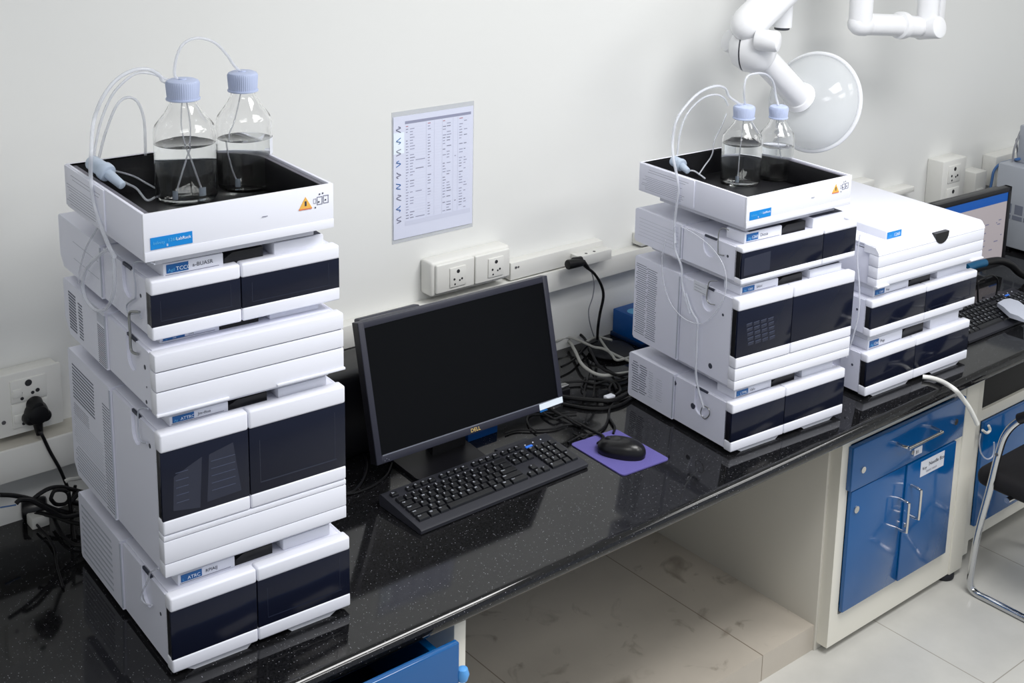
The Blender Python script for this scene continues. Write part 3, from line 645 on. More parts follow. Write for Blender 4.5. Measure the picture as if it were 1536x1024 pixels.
# ------------------------------------------------------------------ desktop monitor
def monitor():
    BL = Vector((1.6825,-.4235,.075)); yaw, tilt, w, h = -.0216, .2478, .6198, .3717
    t = thing('computer_monitor', 'black flat-panel monitor switched off, tilted back behind the keyboard', 'monitor', (1.99,-.33,0), 0)
    X = Vector((math.cos(yaw), math.sin(yaw), 0)); N = Vector((-math.sin(yaw), math.cos(yaw), 0)); U = Vector((0,0,1))*math.cos(tilt)+N*math.sin(tilt); Bk = X.cross(U)*-1
    T = Matrix(((X.x, Bk.x, U.x, BL.x), (X.y, Bk.y, U.y, BL.y), (X.z, Bk.z, U.z, BL.z), (0,0,0,1)))
    def mk(): m = MB(); m.T = T; return m
    b = .017; d = .030
    mb = mk()
    mb.box(0, b, 0, d, 0, h, 'bezel', .0015); mb.box(w-b, w, 0, d, 0, h, 'bezel', .0015)
    mb.box(b*.9, w-b*.9, 0, d, h-b, h, 'bezel', .0015); mb.box(b*.9, w-b*.9, 0, d, 0, b*1.2, 'bezel', .0015)
    mb.box(-.0005, .001, .003, d, .001, h-.001, 'bezel_side')
    part('bezel', mb, t, world=True)
    mb = mk(); mb.box(b*.9, w-b*.9, .004, .02, b*1.1, h-b*.9, 'screen_off'); part('screen', mb, t, 'black switched-off screen', world=True)
    mb = mk(); mb.box(b+.002, w-b-.002, -.0006, .002, b*1.12, b*1.28, 'metal_line'); part('trim_strip', mb, t, 'thin silver strip', world=True)
    mb = mk(); mb.box(.004, w-.004, d-.001, d+.012, .004, h-.003, 'bezel_side', .004)
    pr = [(.02, .03), (w-.06, .03), (w-.06, h-.02), (.02, h-.004)]
    mb.box(.022, w*.34, d+.004, d+.032, .06, h+.003, 'bezel', .005, 3); mb.box(.05, w-.22, d+.01, d+.060, .06, h-.03, 'bezel', .012, 3)
    part('back_cover', mb, t, world=True)
    mb = mk(); mb.text('DELL', (w*.475, -.0004, b*.28), (1,0,0), (0,0,1), b*.62, 'gold'); part('logo', mb, t, 'small gold lettering', world=True)
    mb = mk(); mb.sheet([(w-.088, -.0018, .002), (w-.004, -.0018, .004), (w-.004, -.0018, .021), (w-.088, -.0018, .019)], 'badge_white', .0012)
    mb.sheet([(w-.088, -.0016, -.004), (w-.060, -.0016, -.003), (w-.066, -.0016, .003), (w-.088, -.0016, .003)], 'badge_deep', .0012); part('tag', mb, t, 'glossy white tag stuck on the lower right corner', world=True)
    mb = mk()
    for i in range(3): mb.cyl((.024+.006*i, -.0005, .006+.004*(i % 2)), (.024+.006*i, .001, .006+.004*(i % 2)), .0012, 'metal_line', 8)
    part('buttons', mb, t, world=True)
    mb = MB(); c = BL+X*(w*.43)
    mb.prism([(c.x-.055, -.368), (c.x+.055, -.368), (c.x+.045, -.32), (c.x-.045, -.32)], 'z', .012, .155, 'black_plastic'); part('stand_neck', mb, t, world=True)
    mb = MB(); o = [(1.79, -.445), (1.80, -.470), (1.99, -.478), (2.01, -.455), (2.03, -.26), (1.80, -.25)]
    mb.prism(o, 'z', .0, .012, 'black_plastic'); part('stand_base', mb, t, world=True)
monitor()

# ------------------------------------------------------------------ keyboards
def keyboard(label):
    t = thing('keyboard', label, 'keyboard', (0,0,0), 0, 'black computer keyboards')
    W, Dp = .546, .184; mb = MB()
    def top(y): return .013+.020*(y/Dp)
    mb.prism([(0, .003), (.004, .001), (Dp-.004, .001), (Dp, .004), (Dp, .030), (Dp-.006, .033), (.006, .0145), (0, .011)], 'x', 0, W, 'keyb_body')
    mb.prism([(Dp-.004, .004), (Dp+.018, .004), (Dp+.018, .026), (Dp-.004, .030)], 'x', W*.70, W*.90, 'keyb_body')
    part('case', mb, t)
    for s_ in (.05, W-.10):
        mb = MB(); mb.box(s_, s_+.05, Dp-.03, Dp-.01, -.0, .004, 'rubber'); part('foot', mb, t)
    u = .02325; ox = .014; rows = []
    R0 = .150; ys = [.149, .119, .0965, .074, .0515, .029, ]     # front edges of rows from the back
    dh = .0195
    L = []
    def key(cx, y, w, txt, d=dh, hgt=.008): L.append((cx, y, w, txt, d, hgt))
    y = ys[0]; key(0, y, 1, 'Esc', .015)
    for g in range(3):
        for i in range(4): key(2+g*4.5+i, y, 1, 'F%d' % (g*4+i+1), .015)
    for i, s_ in enumerate(('Pr', 'Sc', 'Pa')): key(15.25+i, y, 1, s_, .015)
    y = ys[1]
    for i, s_ in enumerate('`1234567890-='): key(i, y, 1, s_)
    key(13, y, 2, '<-')
    for i, s_ in enumerate(('In', 'Ho', 'Pu')): key(15.25+i, y, 1, s_)
    for i, s_ in enumerate(('Nu', '/', '*', '-')): key(18.5+i, y, 1, s_)
    y = ys[2]; key(0, y, 1.5, 'Tab')
    for i, s_ in enumerate('QWERTYUIOP[]'): key(1.5+i, y, 1, s_)
    key(13.5, y, 1.5, '\\')
    for i, s_ in enumerate(('De', 'En', 'Pd')): key(15.25+i, y, 1, s_)
    for i, s_ in enumerate('789'): key(18.5+i, y, 1, s_)
    y = ys[3]; key(0, y, 1.75, 'Caps')
    for i, s_ in enumerate("ASDFGHJKL;'"): key(1.75+i, y, 1, s_)
    key(12.75, y, 2.25, 'Enter')
    for i, s_ in enumerate('456'): key(18.5+i, y, 1, s_)
    key(21.5, y, 1, '+', dh*2.1)
    y = ys[4]; key(0, y, 2.25, 'Shift')
    for i, s_ in enumerate('ZXCVBNM,./'): key(2.25+i, y, 1, s_)
    key(12.25, y, 2.75, 'Shift'); key(16.25, y, 1, '^')
    for i, s_ in enumerate('123'): key(18.5+i, y, 1, s_)
    y = ys[5]
    key(0, y, 1.5, 'Ctrl'); key(1.5, y, 1.25, 'W'); key(2.75, y, 1.25, 'Alt'); key(4, y, 6.25, ''); key(10.25, y, 1.25, 'Alt'); key(11.5, y, 1.25, 'W'); key(12.75, y, 2.25, 'Ctrl')
    for i, s_ in enumerate(('<', 'v', '>')): key(15.25+i, y, 1, s_)
    key(18.5, y, 2, '0'); key(20.5, y, 1, '.'); key(21.5, y, 1, 'En', dh*2.1)
    rest = MB(); n = 0
    small = sorted(range(len(L)), key=lambda i: L[i][2]*L[i][4])[:max(0, len(L)-99)]
    for i, (cx, y, w, txt, d, hg) in enumerate(L):
        if d > .03: y = y-0.0
        x0 = ox+cx*u+.0012; x1 = ox+(cx+w)*u-.0012; y1 = y+d
        z0 = top(y)-.002; z1 = z0+hg+.001
        mb = rest if i in small else MB()
        ins = .0022; zt0 = top(y)+hg-.001; zt1 = top(y1)+hg
        vs = [(x0, y, z0), (x1, y, z0), (x1, y1, z0), (x0, y1, z0), (x0+ins*.6, y+ins*.5, zt0-.0015), (x1-ins*.6, y+ins*.5, zt0-.0015), (x1-ins*.6, y1-ins*.6, zt1-.0015), (x0+ins*.6, y1-ins*.6, zt1-.0015),
              (x0+ins, y+ins, zt0), (x1-ins, y+ins, zt0), (x1-ins, y1-ins*1.3, zt1), (x0+ins, y1-ins*1.3, zt1)]
        fs = [(3,2,1,0), (0,1,5,4), (1,2,6,5), (2,3,7,6), (3,0,4,7), (4,5,9,8), (5,6,10,9), (6,7,11,10), (7,4,8,11), (8,9,10,11)]
        mb.add(vs, fs, 'keyb_key')
        if txt: 
            hh = .0058 if len(txt) == 1 else .0040
            mb.text(txt, (x0+ins+.0012, y1-ins*1.3-hh-.0020, zt1-.0004), (1,0,0), (0, 1, (zt1-zt0)/(d-ins*2.3)), hh, 'legend', .0007)
        if i not in small: part('key', mb, t)
    if small:
        o = part('small_key', rest, t); o['kind'] = 'stuff'
    mb = MB()
    for i in range(3): mb.cyl((ox+(19+1.2*i)*u, .160, top(.160)), (ox+(19+1.2*i)*u, .160, top(.160)+.002), .0022, 'legend', 10)
    part('indicator_light', mb, t)
    mb = MB(); mb.box(ox+18.6*u, ox+19.6*u, .142, .150, top(.146)+.002, top(.146)+.006, 'led_blue', .001); part('blue_key', mb, t, 'small bright blue key marking')
    return t
kb = keyboard('black full-size keyboard in front of the switched-off monitor, in the middle of the bench')
kb.location = (1.652, -.667, 0.0); kb.rotation_euler.z = .008
kb2 = copy_tree(kb); kb2.location = (3.80, -.815, 0.0); kb2.rotation_euler.z = -.02
kb2['label'] = 'black keyboard at the right edge, beside the right-hand stack'

# mouse mat, mouse ------------------------------------------------------------
mb = MB(); q = [Vector(v) for v in ((2.240,-.7563), (2.406,-.7677), (2.4118,-.5424), (2.2472,-.5308))]; poly = []
for i in range(4):
    a, b, c = q[i-1], q[i], q[(i+1) % 4]; r = .014
    p0 = b+(a-b).normalized()*r; p1 = b+(c-b).normalized()*r
    for k_ in range(5):
        t_ = k_/4; poly.append(tuple((1-t_)**2*p0+2*t_*(1-t_)*b+t_*t_*p1))
mb.prism(poly, 'z', 0.0, .0032, 'pad_purple'); single('mouse_mat', mb, 'small square purple mouse mat with rounded corners', 'mouse mat')
def mouse():
    c = (2.322,-.662,.0032); ang = math.atan2(-.722+.599, 2.352-2.289)
    t = thing('computer_mouse', 'black corded mouse on the purple mat', 'mouse', c, ang)
    a, b, H = .070, .040, .044; nu, nv = 40, 14; vs = []; fs = []
    def shell(s0, k, zmin, zmax, name, lab=None):
        mb = MB(); vs = []; 
        for j in range(nv+1):
            v = (math.pi/2)*j/nv
            for i in range(nu):
                u = 2*math.pi*i/nu; cu, su = math.cos(u), math.sin(u)
                R_ = math.cos(v)**.62
                ex = a*(abs(cu)**.85)*(1 if cu > 0 else -1)*R_; ey = b*(abs(su)**.85)*(1 if su > 0 else -1)*R_*(1-.10*cu)
                z = zmin+(zmax-zmin)*math.sin(v)**1.0
                z = zmin+(z-zmin)*(1+.10*cu) if j > 0 else z
                vs.append((ex*s0, ey*s0, z))
        fs = [(j*nu+i, j*nu+(i+1) % nu, (j+1)*nu+(i+1) % nu, (j+1)*nu+i) for j in range(nv) for i in range(nu)]
        fs.append(tuple(range(nu))[::-1]); mb.add(vs, fs, k); return part(name, mb, t, lab)
    shell(1.0, 'mouse_top', .010, H, 'shell'); 
    mb = MB(); n = 40
    P = lambda s_: [(a*s_*(abs(math.cos(w_))**.85)*(1 if math.cos(w_) > 0 else -1), b*s_*(abs(math.sin(w_))**.85)*(1 if math.sin(w_) > 0 else -1)*(1-.1*math.cos(w_))) for w_ in [2*math.pi*i/n for i in range(n)]]
    mb.prism(P(.97), 'z', 0.0, .011, 'black_plastic'); part('base', mb, t)
    mb = MB(); mb.cyl((-.040,-.005,.034), (-.040,.005,.034), .009, 'rubber', 18, rnd=.002); part('wheel', mb, t)
mouse()
def cable(pts, r, label, k='cable_black', name='cable', grp='cables lying on the bench', seg=8):
    if k == 'cable_black': r *= .86
    return single(name, MB().tube(pts, r, k, seg, 8), label, 'cable', grp)
cable([(2.290,-.600,.018)]+[(2.3399, -0.5674, 0.01), (2.3403, -0.5101, 0.01), (2.339, -0.4446, 0.01), (2.3335, -0.3854, 0.01), (2.3372, -0.3322, 0.01), (2.3247, -0.2883, 0.01)], .0055, 'thick black mouse lead running from the mouse towards the monitor')
# ------------------------------------------------------------------ wall things
def socket_face(mb, x, z, w, h, y, tilt=0):
    mb.box(x, x+w, y-.004, y+.002, z, z+h, 'pvc_white', .0015)
    for (u, v, r) in ((.5,.78,.10), (.26,.40,.06), (.74,.36,.06), (.30,.14,.05), (.60,.30,.05)):
        mb.cyl((x+w*u, y-.0046, z+h*v), (x+w*u, y-.003, z+h*v), w*r, 'socket_dark', 12)
def left_socket():
    t = thing('wall_socket', 'large square white socket box with black plug, on the wall beside the left stack', 'socket', (.95,0,.256), 0, 'mains sockets on the wall')
    mb = MB(); mb.box(.875, 1.024, -.052, 0, .256, .404, 'pvc_white', .006); part('back_box', mb, t, world=True)
    mb = MB(); mb.box(.870, 1.028, -.058, -.048, .252, .408, 'pvc_white', .005); part('face_plate', mb, t, world=True)
    for z in (.334, .270):
        mb = MB(); socket_face(mb, .908, z, .083, .056 if z > .3 else .060, -.058); mb.box(.912, .934, -.064, -.058, z+.012, z+.034, 'pvc_white', .002); part('socket_outlet', mb, t, world=True)
    mb = MB(); mb.cyl((.889,-.0595,.292), (.889,-.057,.292), .005, 'steel_screw', 12); part('screw', mb, t, world=True)
left_socket()
mb = MB(); a = Vector((0.9589, -0.064, 0.3055))
def plug(x, z, y, label, s_=1.0):
    t = thing('power_plug', label, 'plug', (x, y, z-.03), 0, 'black mains plugs')
    mb = MB(); P = [(-.034, -.018), (-.030, -.030), (.030, -.030), (.034, -.018), (.020, .012), (.012, .032), (-.012, .032), (-.020, .012)]
    mb.cyl((x, y, z-.006), (x, y-.036, z-.006), .028, 'cable_black', 24, r2=.025, rnd=.009); mb.cyl((x-.002, y, z+.016), (x, y-.032, z+.012), .020, 'cable_black', 20, r2=.016, rnd=.008); mb.cyl((x-.018, y, z-.016), (x-.016, y-.030, z-.014), .015, 'cable_black', 16, rnd=.006); mb.cyl((x+.018, y, z-.016), (x+.016, y-.030, z-.014), .015, 'cable_black', 16, rnd=.006); part('plug_body', mb, t, world=True)
    mb = MB(); mb.cyl((x, y-.018*s_, z-.028*s_), (x+.002, y-.020*s_, z-.060*s_), .012*s_, 'cable_black', 14, r2=.008*s_); part('strain_relief', mb, t, world=True)
plug(a.x, a.z+.004, -.062, 'black three-pin plug in the large left wall socket')
cable([(a.x+.002, -.082, a.z-.05)]+[(0.959, -0.1, 0.2595), (0.9761, -0.1, 0.2077), (0.9939, -0.1, 0.162), (1.0059, -0.1, 0.123), (1.0136, -0.1, 0.0886)]+[(1.0269, -0.0733, 0.006), (0.9925, -0.182, 0.006)], .0048, 'black mains lead dropping from the left wall socket to the bench', grp=None)
# trunking
def trunk(x0, x1, z0, z1, d, label, k='pvc_white', topk=None):
    t = thing('cable_trunking', label, 'cable trunking', ((x0+x1)/2, 0, z0), 0, 'cable trunking along the wall')
    mb = MB(); mb.box(x0, x1, -d*.92, 0, z0+.003, z1-.003, topk or k, .001); part('trough', mb, t, world=True)
    mb = MB(); mb.box(x0, x1, -d, -d*.9, z0, z1, k, .003); part('cover', mb, t, world=True)
trunk(.0, 1.30, 0.1534, 0.2349, .090, 'deep dusty white cable trunking below the large left socket', topk='pvc_dusty')
trunk(1.34, 3.50, .235, .303, .050, 'long white cable trunking running along the wall behind the monitor')
def double_socket():
    x0, x1, z0, z1 = 2.104, 2.395, .325, .432
    t = thing('wall_socket', 'white double socket box above the monitor with two open outlets', 'socket', (2.25,0,.325), 0, 'mains sockets on the wall')
    mb = MB(); mb.box(x0, x1, -.058, 0, z0, z1, 'pvc_white', .008, 3); part('back_box', mb, t, world=True)
    for (a, b) in ((x0+.012, x0+.150), (x0+.154, x1-.006)):
        mb = MB(); mb.box(a, b, -.068, -.056, z0+.010, z1-.008, 'pvc_white', .004, 3); f = part('face_plate', mb, t, world=True)
        mb = MB(); socket_face(mb, a+.046, z0+.022, .058, .060, -.068); part('socket_outlet', mb, t, world=True)
double_socket()
def mini():
    t = thing('junction_box', 'slim white surface box on the wall right of the double socket', 'junction box', (2.55,0,.303), 0)
    mb = MB(); mb.box(2.415, 2.80, -.040, 0, .305, .362, 'pvc_white', .003); part('housing', mb, t, world=True)
    mb = MB(); mb.cyl((2.435,-.042,.345), (2.435,-.039,.345), .004, 'steel_screw', 10); mb.cyl((2.445,-.042,.345), (2.445,-.039,.345), .003, 'steel_screw', 10); part('screw', mb, t, world=True)
mini()
def usb():
    t = thing('wall_socket', 'small white socket on the trunking with a black plug in it', 'socket', (2.70,-.04,.315), 0, 'mains sockets on the wall')
    mb = MB(); mb.box(2.66, 2.80, -.085, -.04, .310, .345, 'pvc_white', .003); part('back_box', mb, t, world=True)
    mb = MB(); mb.cyl((2.70,-.07,.3455), (2.70,-.07,.344), .005, 'socket_dark', 10); mb.cyl((2.735,-.07,.3455), (2.735,-.07,.344), .005, 'socket_dark', 10); part('socket_outlet', mb, t, world=True)
usb()
def flat_plug():
    pts = [(2.5967, -0.098, 0.3361), (2.6275, -0.098, 0.3318), (2.6614, -0.098, 0.3315)]
    t = thing('power_plug', 'black plug lying sideways in the small socket on the trunking', 'plug', tuple(pts[1]), 0, 'black mains plugs')
    mb = MB(); mb.cyl(pts[0], pts[2], .016, 'cable_black', 14, r2=.013, rnd=.004); mb.cyl(Vector(pts[1])+Vector((0,.01,.006)), Vector(pts[2])+Vector((0,.004,.006)), .013, 'cable_black', 14, rnd=.003); part('plug_body', mb, t, world=True)
    mb = MB(); mb.cyl(pts[2], (2.6833, -0.1, 0.3072), .010, 'cable_black', 12, r2=.006); part('strain_relief', mb, t, world=True)
flat_plug()
cable([(2.6775, -0.1, 0.3107), (2.7131, -0.1, 0.2805), (2.7441, -0.1, 0.235), (2.7547, -0.1, 0.1936), (2.7424, -0.1, 0.1387), (2.7356, -0.1, 0.0941), (2.7712, -0.06, 0.03)], .0055, 'black lead hanging from the trunking socket down to the bench', grp=None)
cable([(2.6832, -0.09, 0.318), (2.7042, -0.09, 0.2932), (2.7207, -0.09, 0.2441), (2.7168, -0.09, 0.1992), (2.7011, -0.09, 0.1569), (2.7089, -0.09, 0.1089), (2.7651, -0.05, 0.0353)], .0018, 'thin grey wire hanging beside the black lead from the trunking socket', 'cable_thin', grp=None)
single('wall_bracket', MB().box(2.9703, 2.9703+.16, -.05, 0, 0.3076, 0.3476, 'pvc_white', .004), 'small white fitting on the wall peeking out behind the middle stack', 'wall fitting')
# notice sheet
def notice():
    x0, z1 = 2.0096, .8715; w, h = .2813, .3652
    t = thing('notice_sheet', 'printed table in a clear plastic pouch taped to the wall above the monitor', 'notice', (x0+w/2, 0, z1-h), 0)
    mb = MB(); mb.box(x0-.004, x0+w+.004, -.0016, -.0002, z1-h-.012, z1+.014, 'pouch'); part('plastic_pouch', mb, t, world=True)
    mb = MB(); mb.box(x0, x0+w, -.0032, -.0018, z1-h, z1, 'paper')
    P = lambda u, v, a, b, k: mb.box(x0+w*u, x0+w*a, -.0036, -.0030, z1-h*b, z1-h*v, k)
    P(.14,.045,.97,.068,'ink_faint'); P(0,.13,.13,.30,'badge_white'); P(.14,.86,.97,.90,'paper_col')
    for i in range(9):
        zc = .10+.092*i; mb.tube([(x0+w*(.06+.03*math.sin(j*2.1+i)), -.0037, z1-h*(zc+.012*j-.02)) for j in range(5)], .0013, 'badge_deep' if i % 2 else 'ink_soft', 6, 3)
    rnd = random.Random(3)
    for i in range(33):
        v = .085+.0235*i
        for (u, ww, pr) in ((.15,.03,.97), (.20,.05,.8), (.27,.10,.18), (.42,.035,.7), (.61,.035,.75), (.66,.05,.4), (.76,.03,.1), (.82,.04,.8), (.88,.035,.6)):
            if rnd.random() < pr: P(u, v, u+ww*(.6+.6*rnd.random()), v+.006, rnd.choice(('ink_faint','ink_faint','ink_soft') if i else ('ink_red',)))
        if i % 1 == 0: P(.14, v+.0145, .95, v+.0155, 'paper_col')
    for u in (.40,.50,.60,.74,.80): P(u,.07,u+.003,.86,'paper_col')
    part('printed_page', mb, t, world=True)
notice()

# ------------------------------------------------------------------ clutter on the bench
single('computer_case', MB().box(1.47, 1.86, -.245, -.065, 0, .252, 'black_plastic', .035, 4), 'black desktop computer case in shadow between the left stack and the monitor', 'computer')
mb = MB(); mb.box(2.885, 3.05, -.155, -.01, .012, .095, 'box_blue', .003); mb.box(2.880, 3.055, -.160, -.005, 0, .014, 'cab_blue_dark', .002)
t = thing('reagent_box', 'blue carton with a pale oval sticker at the wall behind the middle stack', 'box', (2.965,-.08,0))
part('carton', mb, t, world=True); mb = MB(); mb.lathe([(.026,0), (.026,.001), (0,.001)], 'badge_pale', (2.925,-.075,.095)); part('oval_sticker', mb, t, world=True)
single('reagent_box', MB().box(2.03, 2.135, -.345, -.27, 0, .032, 'box_blue', .003), 'flat blue box on the bench partly under the monitor', 'box')
mb = MB(); mb.lathe([(0,0), (.060,0), (.074,.006), (.078,.012), (.070,.018), (.04,.022), (0,.023)], 'rubber', (2.775,-.125,0), seg=32); single('black_pouch', mb, 'flat round black pouch on the bench in front of the blue carton', 'pouch')
cl = [
 ([(2.7253, 0.0915, 0.03), (2.7467, 0.0679, 0.03), (2.7521, 0.0124, 0.03), (2.728, -0.0555, 0.03), (2.6759, -0.1405, 0.03), (2.6259, -0.2346, 0.03), (2.6265, -0.3115, 0.03), (2.6647, -0.3283, 0.03)], .0055, 'thick black cable curving from behind the monitor to the middle stack', 'cable_black'),
 ([(2.6745, 0.0378, 0.022), (2.7028, 0.0163, 0.022), (2.6617, -0.0718, 0.022), (2.6084, -0.1656, 0.022), (2.591, -0.2363, 0.022), (2.6024, -0.2767, 0.022), (2.6423, -0.2948, 0.022), (2.686, -0.3092, 0.022)], .0055, 'light grey cable sweeping in a wide bow to the middle stack', 'cable_grey'),
 ([(2.641, -0.0014, 0.034), (2.6946, 0.0005, 0.034), (2.7075, -0.052, 0.034), (2.7093, -0.1093, 0.034), (2.7243, -0.1414, 0.034), (2.7221, -0.2077, 0.034), (2.7252, -0.27, 0.034)], .0045, 'light grey cable lying highest behind the monitor', 'cable_grey'),
 ([(2.7215, -0.0626, 0.034), (2.7744, -0.053, 0.034), (2.7894, -0.0859, 0.034), (2.7959, -0.105, 0.034)], .0040, 'short light grey cable end beside the black pouch', 'cable_grey'),
 ([(2.7685, -0.076, 0.036), (2.7373, -0.1366, 0.036), (2.7105, -0.198, 0.036), (2.6953, -0.2397, 0.036), (2.7474, -0.2464, 0.036)], .0042, 'light grey cable crossing over the black pouch', 'cable_grey'),
 ([(2.547, -0.1397, 0.018), (2.6115, -0.1233, 0.018), (2.7175, -0.0679, 0.018), (2.7757, -0.0556, 0.018)], .0045, 'black cable slanting up towards the wall lead', 'cable_black'),
 ([(2.4145, -0.2991, 0.012), (2.4483, -0.3429, 0.012), (2.4819, -0.3805, 0.012), (2.5216, -0.4113, 0.012), (2.6002, -0.4009, 0.012)], .0085, 'heavy black power cable with a white tag lying straight across', 'cable_black'),
 ([(2.3932, -0.3305, 0.006), (2.4304, -0.3937, 0.006), (2.4776, -0.4303, 0.006), (2.5387, -0.4374, 0.006), (2.6124, -0.4179, 0.006)], .0065, 'heavy black power cable in front of the tagged one', 'cable_black'),
 ([(2.4856, -0.2219, 0.01), (2.533, -0.246, 0.01), (2.561, -0.2861, 0.01), (2.5988, -0.2967, 0.01), (2.6135, -0.3266, 0.01), (2.5887, -0.3686, 0.01), (2.5531, -0.3831, 0.01), (2.5595, -0.3521, 0.01), (2.5987, -0.3214, 0.01), (2.6468, -0.3212, 0.01), (2.6822, -0.3169, 0.01)], .0048, 'black cable ending in a small round loop', 'cable_black'),
 ([(2.5689, -0.2305, 0.008), (2.5135, -0.2747, 0.008), (2.4979, -0.3111, 0.008), (2.4543, -0.3484, 0.008), (2.559, -0.248, 0.008)], .0030, 'thin black cable kinked between the loops', 'cable_black'),
 ([(2.6139, -0.227, 0.008), (2.5623, -0.2816, 0.008), (2.4921, -0.3542, 0.008)], .0036, 'short black cable crossing under the tagged power cable', 'cable_black'),
 ([(2.5692, -0.2426, 0.01), (2.5972, -0.283, 0.01), (2.602, -0.3239, 0.01), (2.5806, -0.3623, 0.01)], .0060, 'black cable bundled with the round loop', 'cable_black'),
 ([(2.5768, -0.4201, 0.006), (2.5149, -0.4189, 0.006), (2.4581, -0.4604, 0.006), (2.4332, -0.4964, 0.006), (2.4133, -0.5352, 0.006), (2.3818, -0.5638, 0.006)], .0042, 'black cable hooking down towards the purple mat', 'cable_black'),
 ([(2.4537, -0.4681, 0.006), (2.3977, -0.5123, 0.006), (2.3498, -0.5283, 0.006), (2.3162, -0.5232, 0.006), (2.2901, -0.5185, 0.006), (2.2425, -0.5276, 0.006)], .0042, 'black cable running from the hook to behind the keyboard', 'cable_black'),
 ([(2.3893, -0.3958, 0.006), (2.3291, -0.3603, 0.006), (2.2883, -0.3175, 0.006), (2.2468, -0.3407, 0.006), (2.2207, -0.3853, 0.006), (2.2146, -0.423, 0.006)], .0030, 'thin black cable bending down left of the monitor tag', 'cable_black'),
 ([(2.1405, -0.3732, 0.005), (2.1787, -0.3767, 0.005), (2.2163, -0.4059, 0.005), (2.2668, -0.4347, 0.005), (2.3135, -0.4389, 0.005), (2.347, -0.465, 0.005)], .0034, 'thin black cable with loose end pointing at the keyboard', 'cable_black'),
 ([(2.3043, -0.3349, 0.01), (2.3012, -0.3934, 0.01), (2.3327, -0.4013, 0.01), (2.3306, -0.4543, 0.01), (2.3318, -0.4821, 0.01)], .0045, 'black cable twisted with the mouse lead', 'cable_black'),
 ([(2.2917, -0.4936, 0.006), (2.2952, -0.5327, 0.006), (2.3192, -0.5255, 0.006)], .0040, 'short black cable stub pointing at the mat', 'cable_black'),
 ([(1.8479, 0.0135, 0.01), (1.8539, -0.0459, 0.01), (1.8508, -0.0972, 0.01), (1.8345, -0.1371, 0.01)], .0036, 'black cable arching out beside the tall left sampler', 'cable_black'),
 ([(1.7385, -0.1739, 0.006), (1.763, -0.203, 0.006), (1.8084, -0.1784, 0.006), (1.8293, -0.1591, 0.006)], .0030, 'thin grey-black cable low beside the left stack', 'cable_black'),
 ([(1.7743, -0.2019, 0.006), (1.7374, -0.2845, 0.006), (1.6857, -0.3504, 0.006), (1.6366, -0.3874, 0.006), (1.6102, -0.3884, 0.006)], .0040, 'black cable bowing round to the front of the left stack', 'cable_black'),
 ([(1.7927, -0.3231, 0.006), (1.7453, -0.3699, 0.006), (1.6872, -0.3964, 0.006), (1.6351, -0.3993, 0.006), (1.6084, -0.3913, 0.006)], .0030, 'thin black cable from under the monitor corner to the left stack', 'cable_black'),
]
for pts, r, lab, k in cl: cable(pts, r, lab, k)
mb = MB(); c = (2.5215, -0.3936, 0.012); mb.box(c[0]-.016, c[0]+.016, c[1]-.010, c[1]+.010, .002, .0215, 'label_white', .002); single('cable_tag', mb, 'small white tag wrapped round a black power cable', 'cable tag')
def connector():
    c = Vector((2.449, -0.2708, 0.018)); t = thing('plug_connector', 'black connector with silver top lying at the right edge of the monitor', 'connector', (c.x, c.y, 0))
    mb = MB(); mb.box(c.x-.05, c.x+.012, c.y-.014, c.y+.014, 0, .022, 'black_plastic', .003); part('plug_body', mb, t, world=True)
    mb = MB(); mb.box(c.x-.05, c.x+.010, c.y-.010, c.y+.012, .022, .034, 'satin', .003); part('metal_shell', mb, t, 'silver shell', world=True)
connector()
